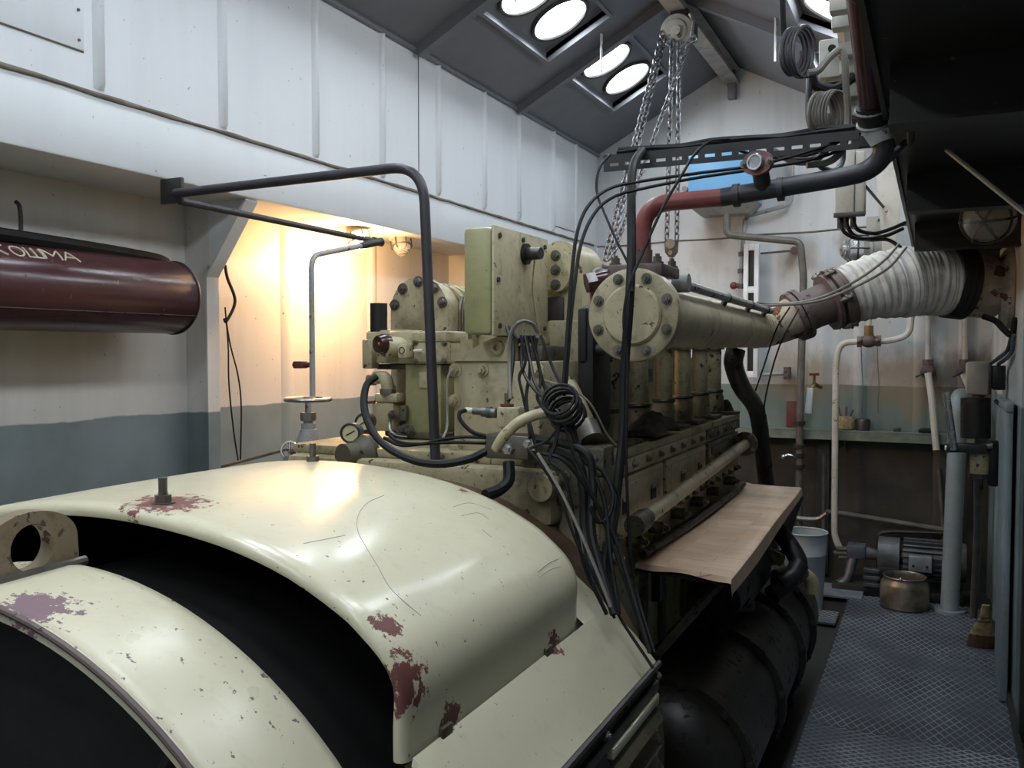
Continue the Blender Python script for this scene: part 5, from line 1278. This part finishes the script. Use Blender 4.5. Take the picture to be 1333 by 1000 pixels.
# things on the shelf
def onshelf(x, o=.1): return V(P(x, 555, Y=YB - o).x, YB - o, zsf)
p = onshelf(1101); 
K = thing('basket', 'tan paper pouch with tools sticking out of it on the wall shelf', 'pouch', p)
B().lathe(p, (0, 0, 1), [(0, .045), (.01, .06), (.06, .065), (.09, .055), (.10, .05)], 16).build('pouch', 'rope_tan', K)
for dx, dy, l in ((-.04, 0, .2), (0, .02, .17), (.03, -.01, .15)): B().tube([p + V(dx * .5, dy, .05), p + V(dx * 1.6, dy, l)], .008, 6).build('tool', 'brown_cast', K)
p = onshelf(1123); tag(B().lathe(p, (0, 0, 1), [(0, .05), (.07, .054), (.085, .045), (.086, .0)], 16).build('tin', 'dark_steel'), 'small dark round tin on the wall shelf beside the pouch', 'tin')
p = onshelf(1168); tag(B().box(p + V(0, 0, .014), (.05, .04, .028), .004).build('block', 'dark_steel'), 'tiny dark block alone in the middle of the wall shelf', 'block')
p = onshelf(1208); tag(B().lathe(p, (0, 0, 1), [(0, .06), (.02, .065), (.03, .05), (.031, 0)], 16).build('lid', 'black_steel'), 'flat black lid at the right end of the wall shelf', 'lid')
p = onshelf(1032, .05); tag(B().bb(p + V(-.045, -.03, 0), p + V(.045, .03, .2), .004).build('red_box', 'brick_red'), 'dark red upright box on the wall shelf behind the pipe', 'box')
# two thin vertical pipes with rusty valves on the right of the back wall
for (x, y0_, y1_, xx, lab) in ((1208, 392, 478, 1212, 'thin pipe with rusty cock and long handle, left of two on the back wall'), (1256, 395, 478, 1258, 'thin pipe with rusty cock behind the grey switch box on the back wall')):
    q0 = bwp(x, y0_ - 30, .06); q1 = bwp(x, y1_, .06)
    K = thing('cock_pipe', lab, 'pipe', q1)
    B().cyl(q0, q1, .02, n=10).build('run', 'dirty_white', K)
    B().cyl(bwp(x, 468, .06), bwp(x, 476, .06), .036, n=8).build('socket', 'brown_cast', K)
    B().sphere(bwp(x, 484, .08), .05, 12, 8).build('cock', 'brown_cast', K)
    B().cyl(bwp(x, 484, .0), bwp(x, 484, .14), .03, n=10).build('boss', 'brown_cast', K)
    B().tube([bwp(x - 16, 491, .16), bwp(x - 2, 484, .16)], .008, 6).build('lever', 'black_steel', K)
    if x < 1230: B().tube([bwp(1208, 486, .16), bwp(1213, 520, .2), bwp(1219, 586, .24)], .024, 10).build('handle_pipe', 'dirty_white', K)
    else: B().tube([bwp(1252, 486, .14), bwp(1262, 506, .2)], .018, 8).build('handle_pipe', 'dirty_white', K)
# long dim pipes low on the wall
wallpipe('dim grey pipe running low along the back wall to the blue standpipe', [(1075, 666), (1092, 668), (1228, 690), (1244, 688), (1250, 640), (1256, 590)], .02, 'dim_pipe', .05, .1)
wallpipe('thin upright pipe on the dark lower back wall near the bucket', [(1072, 592), (1072, 700), (1071, 745)], .016, 'dim_pipe', .03, .06)
wallpipe('slim dark upright pipe on the lower back wall near the standpipe', [(1222, 610), (1228, 690), (1229, 752)], .014, 'dim_pipe', .03, .06)
wallpipe('shiny short pipe bending towards the bucket on the lower back wall', [(1020, 672), (1050, 676), (1066, 676), (1076, 668)], .018, 'steel', .04, .3)
# ------------------------------------------------------------------ pump set at the back
pf = P(1150, 760, Y=6.72)
PM = thing('electric_pump', 'grey finned electric motor coupled to a small pump near the back wall', 'pump', (pf.x, 6.72, 0))
my = 6.72
a = P(1176, 726, Y=my); c = P(1232, 732, Y=my); cz = a.z
B().cyl((a.x, my, cz), (c.x, my, cz), .12, n=32).build('motor_body', 'motor_grey', PM)
for i in range(22):
    an = math.radians(i * 360 / 22); e = V(0, math.cos(an), math.sin(an)); s2 = V(0, -math.sin(an), math.cos(an)) * .004
    p0_ = V(a.x, my, cz) + e * .115; p1_ = V(c.x - .02, my, cz) + e * .115; h_ = e * .028
    B().add([p0_ - s2, p0_ + s2, p1_ + s2, p1_ - s2, p0_ - s2 + h_, p0_ + s2 + h_, p1_ + s2 + h_, p1_ - s2 + h_], [(0, 1, 5, 4), (1, 2, 6, 5), (2, 3, 7, 6), (3, 0, 4, 7), (4, 5, 6, 7)]).build('fin', 'motor_grey', PM)
B().cyl((c.x, my, cz), (c.x + .12, my, cz), .148, .13, n=28).build('fan_cowl', 'motor_grey', PM)
t0 = P(1183, 722, Y=my - .15); t1 = P(1213, 745, Y=my - .15)
tb_ = B().bb((t0.x, my - .19, t1.z), (t1.x, my - .12, t0.z), .006).build('terminal_box', 'plate_light', PM)
for xx in (t0.x + .03, t1.x - .03): B().cyl((xx, my - .19, t1.z + .04), (xx, my - .197, t1.z + .04), .009, n=8).build('screw', 'dark_steel', tb_)
g0 = P(1144, 706, Y=my); g1 = P(1171, 745, Y=my)
B().cyl((g0.x, my, cz), (g1.x, my, cz), .135, n=32).build('coupling_guard', 'motor_grey', PM)
B().bb((g0.x, my - .13, .05), (g1.x, my + .13, cz - .05), .01).build('guard_leg', 'dark_steel', PM)
B().cyl((g1.x, my, cz), (a.x, my, cz), .05, n=16).build('shaft', 'black_steel', PM)
pc = P(1115, 720, Y=my)
B().cyl((pc.x, my, cz + .015), (g0.x, my, cz), .055, .035, n=16).build('pump_barrel', 'motor_grey', PM)
B().box((pc.x, my, cz + .02), (.13, .12, .10), .015).build('pump_head', 'blue_band', PM)
B().tube([V(pc.x - .02, my - .02, cz - .02), V(pc.x - .05, my - .06, cz - .17), V(pc.x - .09, my - .08, .02)], [.035, .032, .05], 12).build('pump_leg', 'motor_grey', PM)
for dx, dz in ((-.1, .03), (-.12, .0), (-.09, -.03)): B().cyl((pc.x - .05, my - .03, cz + dz), (pc.x + dx - .03, my - .05, cz + dz), .018, n=8).build('pump_stud', 'bolt_steel', PM)
B().bb((pc.x - .15, my - .16, -.03), (c.x + .1, my + .16, .05), .008).build('bedplate', 'dark_steel', PM)
for k in range(3): B().bb((pc.x + .06, my - .2, .06 + k * .05), (g0.x + .02, my - .15, .085 + k * .05), .004).build('grating_bar', 'steel', PM)
wallpipe('dark pipe arching behind the electric motor', [(1143, 745), (1143, 694), (1160, 692), (1230, 694)], .016, 'dark_steel', .08, .10)
# cooking pot on the walkway
pp = P(1177, 790, Z=0.002)
PT = thing('pot', 'battered tin pot without a lid standing on the tread plate floor', 'pot', pp)
R = .150
B().lathe(pp, (0, 0, 1), [(.0, 0), (0, R * .93), (.012, R), (.14, R * 1.0), (.165, R * .97), (.185, R * .87), (.20, R * .85), (.205, R * .87), (.208, R * .86), (.2, R * .83), (.18, R * .84), (.02, R * .9), (.018, 0)], 48, False).build('shell', 'pot_metal', PT, smooth=50)
B().torus(pp + V(0, 0, .206), (0, 0, 1), R * .865, .0045, 48, 6).build('rim', 'steel', PT)
B().sphere(pp + V(-.02, -.13, .02) + V(.0, 0, .19), .012, 8, 6).build('rivet', 'steel', PT)
# bucket
bp = P(1048, 775, Z=0.0); bp.z = -.03
bp = V(P(1048, 700, d=5.85).x, P(1048, 700, d=5.85).y, -.03)
BK = thing('bucket', 'tall pale blue-grey metal bucket standing behind the vinyl board', 'bucket', bp)
zt_ = P(1048, 692, d=5.85).z; Hh = zt_ - bp.z; Rt = 27.5 / F * 5.85; 
B().lathe(bp, (0, 0, 1), [(0, 0), (0, Rt * .78), (.004, Rt * .82), (Hh * .72, Rt * .95), (Hh * .725, Rt * .97), (Hh * .74, Rt * .97), (Hh * .745, Rt * .955), (Hh - .006, Rt), (Hh, Rt * 1.03), (Hh, Rt * .99), (Hh * .5, Rt * .88), (.02, Rt * .8), (.01, 0)], 48, False).build('shell', 'bucket_paint', BK, smooth=50)
B().torus(bp + V(0, 0, Hh), (0, 0, 1), Rt * 1.01, .006, 48, 8).build('rim', 'bucket_paint', BK)
B().cyl(bp + V(0, 0, Hh * .80), bp + V(0, 0, Hh * .81), Rt * .94, n=40).build('content', 'dark_steel', BK)
B().tube([bp + V(-.01, -Rt * .95, Hh * .74), bp + V(-.01, -Rt * .99, Hh * .3)], .006, 6).build('stick', 'black_steel', BK)
# hand broom
qb = P(1277, 842, Z=0.002); qt = P(1283, 797, Z=.22)
BM = thing('hand_broom', 'small straw hand broom standing on its bristles by the right wall', 'broom', qb)
up_ = (V(qt.x, qt.y, .26) - qb)
u = up_.normalized(); sd_ = V(1, .1, 0)
def flat(c, w, t, nseg=16): return [c + sd_ * w * math.cos(2 * math.pi * i / nseg) + V(0, 1, 0) * t * math.sin(2 * math.pi * i / nseg) for i in range(nseg)]
def loft(secs):
    b = B(); n = len(secs[0])
    for s_ in secs: b.v += s_
    for i in range(len(secs) - 1):
        for j in range(n): b.f.append((i * n + j, i * n + (j + 1) % n, (i + 1) * n + (j + 1) % n, (i + 1) * n + j))
    b.f.append(tuple(range(n))); b.f.append(tuple((len(secs) - 1) * n + j for j in range(n))); return b
loft([flat(qb + up_ * t, w, d) for t, w, d in ((0, .075, .035), (.12, .075, .034), (.3, .068, .03))]).build('bristle_tips', 'rope_dark', BM)
loft([flat(qb + up_ * t, w, d) for t, w, d in ((.3, .067, .03), (.5, .048, .024), (.66, .030, .02), (.8, .022, .018), (1.0, .02, .017))]).build('bristles', 'rope_tan', BM)
for t in (.62, .72): B().tube(flat(qb + up_ * t, .036 - (t - .6) * .08, .023) + [flat(qb + up_ * t, .036 - (t - .6) * .08, .023)[0]], .004, 6).build('binding', 'rope_dark', BM)
# ------------------------------------------------------------------ blue standpipe and hand pump on the right
sb_ = P(1236, 797, Z=0.0); st_ = P(1248, 530, Y=sb_.y)
SPp = thing('standpipe', 'thick pale blue upright pipe with a bent top near the right wall', 'pipe', sb_)
B().tube(fillet([sb_, V(st_.x, st_.y, st_.z + .06), V(st_.x + .03, st_.y + .25, st_.z + .06), V(st_.x + .03, st_.y + .5, st_.z - .0)], .12, 10), .055, 20).build('run', 'blue_pipe', SPp)
B().cyl(sb_, sb_ + V(0, 0, .02), .09, n=20).build('foot_flange', 'blue_pipe', SPp)
hpY = 5.5
HP = thing('hand_pump', 'grimy hand pump with a long steel lever clamped beside the blue standpipe', 'pump', (P(1270, 600, Y=hpY).x, hpY, .0))
x_ = P(1272, 600, Y=hpY).x
B().cyl((x_ + .02, hpY + .06, 0.92), (x_ + .02, hpY + .06, 1.15), .016, n=10).build('post', 'dark_steel', HP)
B().cyl(P(1270, 570, Y=hpY), P(1270, 518, Y=hpY), .075, n=20).build('cylinder', 'tank_dark', HP)
B().cyl(P(1277, 618, Y=hpY), P(1277, 588, Y=hpY), .055, n=16).build('bowl', 'engine_paint', HP)
B().cyl(P(1277, 622, Y=hpY), P(1277, 616, Y=hpY), .065, n=16).build('bowl_ring', 'dark_steel', HP)
B().cyl(P(1230, 585, Y=hpY - .05), P(1292, 580, Y=hpY - .05), .022, n=10).build('cross_shaft', 'steel', HP)
B().box(P(1258, 583, Y=hpY - .04), (.2, .08, .05), .008).build('clamp', 'dark_steel', HP)
B().tube([P(1231, 511, Y=hpY - .08), P(1237, 550, Y=hpY - .08), P(1242, 586, Y=hpY - .08)], .02, 12).build('lever', 'bright_steel', HP)
B().bb((x_ + .05, hpY - .05, .95), (x_ + .11, hpY + .08, 1.2), .02).build('side_bracket', 'black_steel', HP)
B().tube([P(1273, 618, Y=hpY), P(1273, 690, Y=5.9), P(1267, 803, Z=.003)], .022, 10).build('suction_pipe', 'dim_pipe', HP)
# grey switch box above hand pump
a = P(1258, 471, Y=hpY - .05); c = P(1288, 515, Y=hpY - .05)
SB = thing('switch_box', 'cream rounded electric switch box above the hand pump', 'switch box', V((a.x + c.x) / 2, hpY, c.z))
B().bb((a.x, hpY - .05, c.z), (c.x, hpY + .08, a.z), .018).build('housing', 'box_grey', SB)
B().bb((c.x - .006, hpY - .055, c.z + .005), (c.x + .008, hpY + .085, a.z - .002), .004).build('lid_edge', 'dark_steel', SB)
B().bb((c.x + .012, hpY - .06, c.z + .03), (c.x + .075, hpY + .04, a.z - .02), .008).build('black_module', 'black_steel', SB)
B().tube([V(x_, hpY, P(1270, 518, Y=hpY).z + .003), V(x_, hpY, c.z + .01)], .03, 8).build('mount', 'dark_steel', SB)
for i, l in enumerate(([(1318, 432, 4.4), (1312, 455, 4.5), (1300, 466, 4.7), (1288, 474, 4.85)], [(1320, 436, 4.3), (1316, 460, 4.4), (1300, 474, 4.8)])):
    cable('cable', ['upper blue-black cable curving down to the cream switch box', 'lower blue-black cable curving down to the cream switch box'][i], l, .011, 'blue_band')
cable('cable', 'black cable drooping under the end of the lagged pipe', [(1280, 412, 4.5), (1296, 418, 4.45), (1308, 430, 4.4), (1318, 436, 4.35), (1322, 415, 4.3)], .016, 'cable_black')
cable('cable', 'dark cable trailing down the right wall', [(1296, 522, 4.7), (1306, 534, 4.6), (1308, 570, 4.5), (1306, 620, 4.5), (1308, 650, 4.5)], .010, 'cable_black')
GT = thing('flat_duct', 'pale blue-grey flat duct standing against the right wall', 'duct', (XRW - .03, 5.0, 0))
B().bb((XRW - .05, 4.8, .003), (XRW - .016, 5.25, 1.44), .012).build('duct', 'blue_pipe', GT)
B().bb((XRW - .055, 4.79, 1.40), (XRW - .016, 5.26, 1.45), .01).build('duct_cap', 'blue_pipe', GT)
# dark post at the wall's near corner
pz = P(1331, 700, Y=4.35)
PO = thing('corner_post', 'dark upright steel post at the near corner of the right wall', 'post', (pz.x + .03, 4.35, 0))
B().bb((pz.x, 4.3, 0.002), (pz.x + .06, 4.36, 1.2), .004).build('post', 'dark_steel', PO)
B().bb((pz.x - .0, 4.27, 0.002), (pz.x + .07, 4.39, .015), .002).build('base_plate', 'dark_steel', PO)
# ------------------------------------------------------------------ hanging boxes and coils along the deck edge
ST = thing('stanchion', 'dirty white tapering bracket plate hanging at the deck edge', 'bracket', P(1156, 345, d=5.0))
q = [P(1138, 190, d=5.0), P(1178, 190, d=5.0), P(1172, 270, d=5.0), P(1164, 345, d=5.0), P(1150, 345, d=5.0), P(1144, 270, d=5.0)]
yq = q[0].y
B().add([V(p.x, yq, p.z) for p in q] + [V(p.x, yq + .03, p.z) for p in q], [tuple(range(6)), tuple(range(11, 5, -1))] + [(i, i + 6, (i + 1) % 6 + 6, (i + 1) % 6) for i in range(6)]).build('plate', 'dirty_white', ST)
B().bb((q[0].x, yq, q[0].z - .02), (q[1].x, yq + .03, 3.2)).build('upper_plate', 'dirty_white', ST)
a = P(1088, 196, d=4.3); c = P(1126, 282, d=4.3)
JB = thing('switch_box', 'tall grey electric box hanging in front of the back wall below the tray', 'switch box', V((a.x + c.x) / 2, a.y, c.z))
B().bb((a.x, a.y, c.z), (a.x + (c.x - a.x) * .65, a.y + .12, a.z), .008).build('housing', 'box_grey', JB)
B().bb((a.x + (c.x - a.x) * .65, a.y + .01, c.z + .01), (c.x, a.y + .12, a.z - .01), .01).build('side_cover', 'box_grey', JB)
B().bb((a.x - .006, a.y - .004, c.z - .004), (c.x + .004, a.y + .01, c.z + .02), .003).build('bottom_edge', 'dark_steel', JB)
for xx in (.15, .35, .6): B().cyl((a.x + (c.x - a.x) * xx, a.y + .05, c.z), (a.x + (c.x - a.x) * xx, a.y + .05, c.z - .05), .014, n=8).build('gland', 'black_steel', JB)
B().tube([V(c.x, a.y + .08, c.z + .15), V(P(1150, 255, d=5).x, yq, c.z + .16)], .008, 6).build('stay', 'black_steel', JB)
for i, l in enumerate(([(1094, 290, 4.31), (1100, 303, 4.31), (1120, 311, 4.34), (1150, 308, 4.5), (1175, 298, 4.6)], [(1101, 290, 4.35), (1110, 305, 4.35), (1130, 312, 4.4), (1155, 312, 4.5), (1172, 322, 4.6)], [(1111, 290, 4.38), (1118, 300, 4.4), (1138, 304, 4.46), (1160, 298, 4.56), (1178, 290, 4.66)])):
    cable('cable', 'black cable drooping from the bottom of the tall grey electric box', l, .010, group='cables under the tall grey box')
for i, l in enumerate(([(1170, 318, 4.38), (1150, 340, 4.3), (1110, 368, 4.28), (1060, 390, 4.3), (1010, 396, 4.3), (985, 394, 4.3)], [(1180, 322, 4.38), (1155, 350, 4.28), (1112, 374, 4.26), (1065, 392, 4.27), (1020, 397, 4.27), (992, 398, 4.27)])):
    cable('cable', ['upper thin grey wire draped over the lagged exhaust pipe', 'lower thin grey wire draped over the lagged exhaust pipe'][i], l, .0065, 'cable_grey')
cable('cable', 'thin dark wire dropping from the manifold end to the floor, longer of two', [(1040, 402, 4.2), (1015, 450, 4.2), (998, 510, 4.5), (992, 555, 4.6)], .004, 'cable_black')
cable('cable', 'thin dark wire dropping from the manifold end, shorter of two', [(1028, 400, 4.2), (1010, 430, 4.2), (995, 475, 4.5), (983, 510, 4.6)], .004, 'cable_black')
B_ = P(1130, 305, Y=YB - .2); a = P(1128, 282, Y=YB - .12); c = P(1148, 306, Y=YB - .12)
K = thing('junction_box', 'small pale junction box on the back wall under the deck edge', 'junction box', V((a.x + c.x) / 2, YB - .06, c.z))
B().bb((a.x, YB - .12, c.z), (c.x, YB, a.z), .008).build('housing', 'box_grey', K)
B().cyl((c.x - .02, YB - .12, a.z - .03), (c.x - .02, YB - .13, a.z - .03), .01, n=8).build('screw', 'dark_steel', K)
# terminal box by the coils
TBX = thing('terminal_box', 'grey terminal box behind the cable coils at the deck edge', 'terminal box', P(1085, 100, d=2.7))
a = P(1066, 52, d=2.7); c = P(1104, 102, d=2.7)
B().bb((a.x, a.y, c.z), (c.x, a.y + .06, a.z), .006).build('housing', 'box_grey', TBX)
B().cyl(P(1083, 63, d=2.69), P(1083, 63, d=2.66), .012, n=10).build('plug', 'dark_steel', TBX)
a2 = P(1086, -10, d=2.6); c2 = P(1112, 170, d=2.8)
B().tube([P(1094, -20, d=2.5), P(1102, 60, d=2.65), P(1112, 180, d=2.85)], .022, 4).build('mounting_bar', 'rail_grey', TBX)
for (x, y, d) in ((1092, 8, 2.5), (1095, 30, 2.6), (1103, 66, 2.65), (1105, 90, 2.7), (1108, 120, 2.75), (1110, 145, 2.8)): B().box(P(x, y, d=d - .03), (.05, .05, .04), .005).build('clip', 'box_grey', TBX)
def coil(cx_, cy_, d, rx, ry, n, spread, r, lab, mat, seed):
    rs_ = random.Random(seed); pts = []; N = 18
    for i in range(n * N + 1):
        a = 2 * math.pi * i / N; t = i / (n * N)
        x = cx_ + (t - .5) * spread + rx * math.cos(a) + rs_.uniform(-.3, .3); y = cy_ + ry * math.sin(a) * (1 - .06 * math.sin(5 * t)) + rs_.uniform(-.3, .3)
        pts.append(P(x, y, d=d + .04 * math.cos(a) + .03 * t))
    tag(B().tube(catmull(pts, 2), r, 6).build('cable_coil', mat), lab, 'cable')
coil(1038, 67, 2.5, 14, 31, 4, 20, .0068, 'upper loose coil of thick dark cable hanging at the deck edge', 'pipe_charcoal', 1)
coil(1077, 148, 2.55, 14, 28, 6, 26, .0058, 'lower coil of grey cable hanging below the terminal box', 'cable_grey', 2)
cable('cable', 'grey cable bending from the upper coil round the terminal box and down', [(1052, 95, 2.5), (1065, 92, 2.5), (1080, 75, 2.5), (1094, 65, 2.5), (1100, 80, 2.5), (1101, 110, 2.52), (1104, 150, 2.54), (1100, 185, 2.54), (1090, 203, 2.54), (1075, 212, 2.54), (1050, 215, 2.54)], .010, 'cable_grey', n=8)
cable('cable', 'black cable running down along the upper coil from the roof', [(1018, -10, 2.5), (1020, 40, 2.52), (1026, 80, 2.54), (1038, 98, 2.55), (1058, 96, 2.55)], .009, 'cable_black', n=8)
cable('cable', 'thick black cable hooked under the terminal box', [(1056, 100, 2.6), (1062, 112, 2.6), (1080, 117, 2.6), (1098, 110, 2.6), (1112, 100, 2.6)], .014, 'cable_black', n=8)
cable('cable', 'dark cable passing behind the lower coil to the tray', [(1054, 100, 2.6), (1052, 140, 2.6), (1056, 165, 2.6), (1072, 178, 2.6), (1078, 192, 2.6), (1062, 206, 2.6), (1030, 208, 2.6), (1005, 195, 2.62)], .009, 'pipe_charcoal', n=8)
cable('cable', 'grey cable looping below the tray towards the tall grey box', [(1082, 178, 2.58), (1075, 195, 2.56), (1062, 208, 2.56), (1040, 212, 2.56), (1020, 205, 2.58), (1000, 192, 2.62)], .009, 'cable_grey', n=8)
cable('cable', 'blue-black cable hanging in a U under the tray end', [(1060, 205, 2.62), (1070, 218, 2.7), (1085, 222, 2.8), (1096, 212, 2.9), (1098, 195, 2.9)], .009, 'blue_band', n=8)
cable('cable', 'black cable crossing in front of the blue wall tank', [(1118, 170, 2.7), (1060, 200, 2.7), (1000, 205, 2.7), (960, 195, 2.68), (935, 183, 2.66)], .005, 'cable_black')
o = B().tube([P(1232, 195, Z=2.28), P(1340, 282, Z=2.06)], .007, 8).build('conduit', 'dirty_white'); tag(o, 'straight pale conduit slanting under the dark right deck', 'conduit')
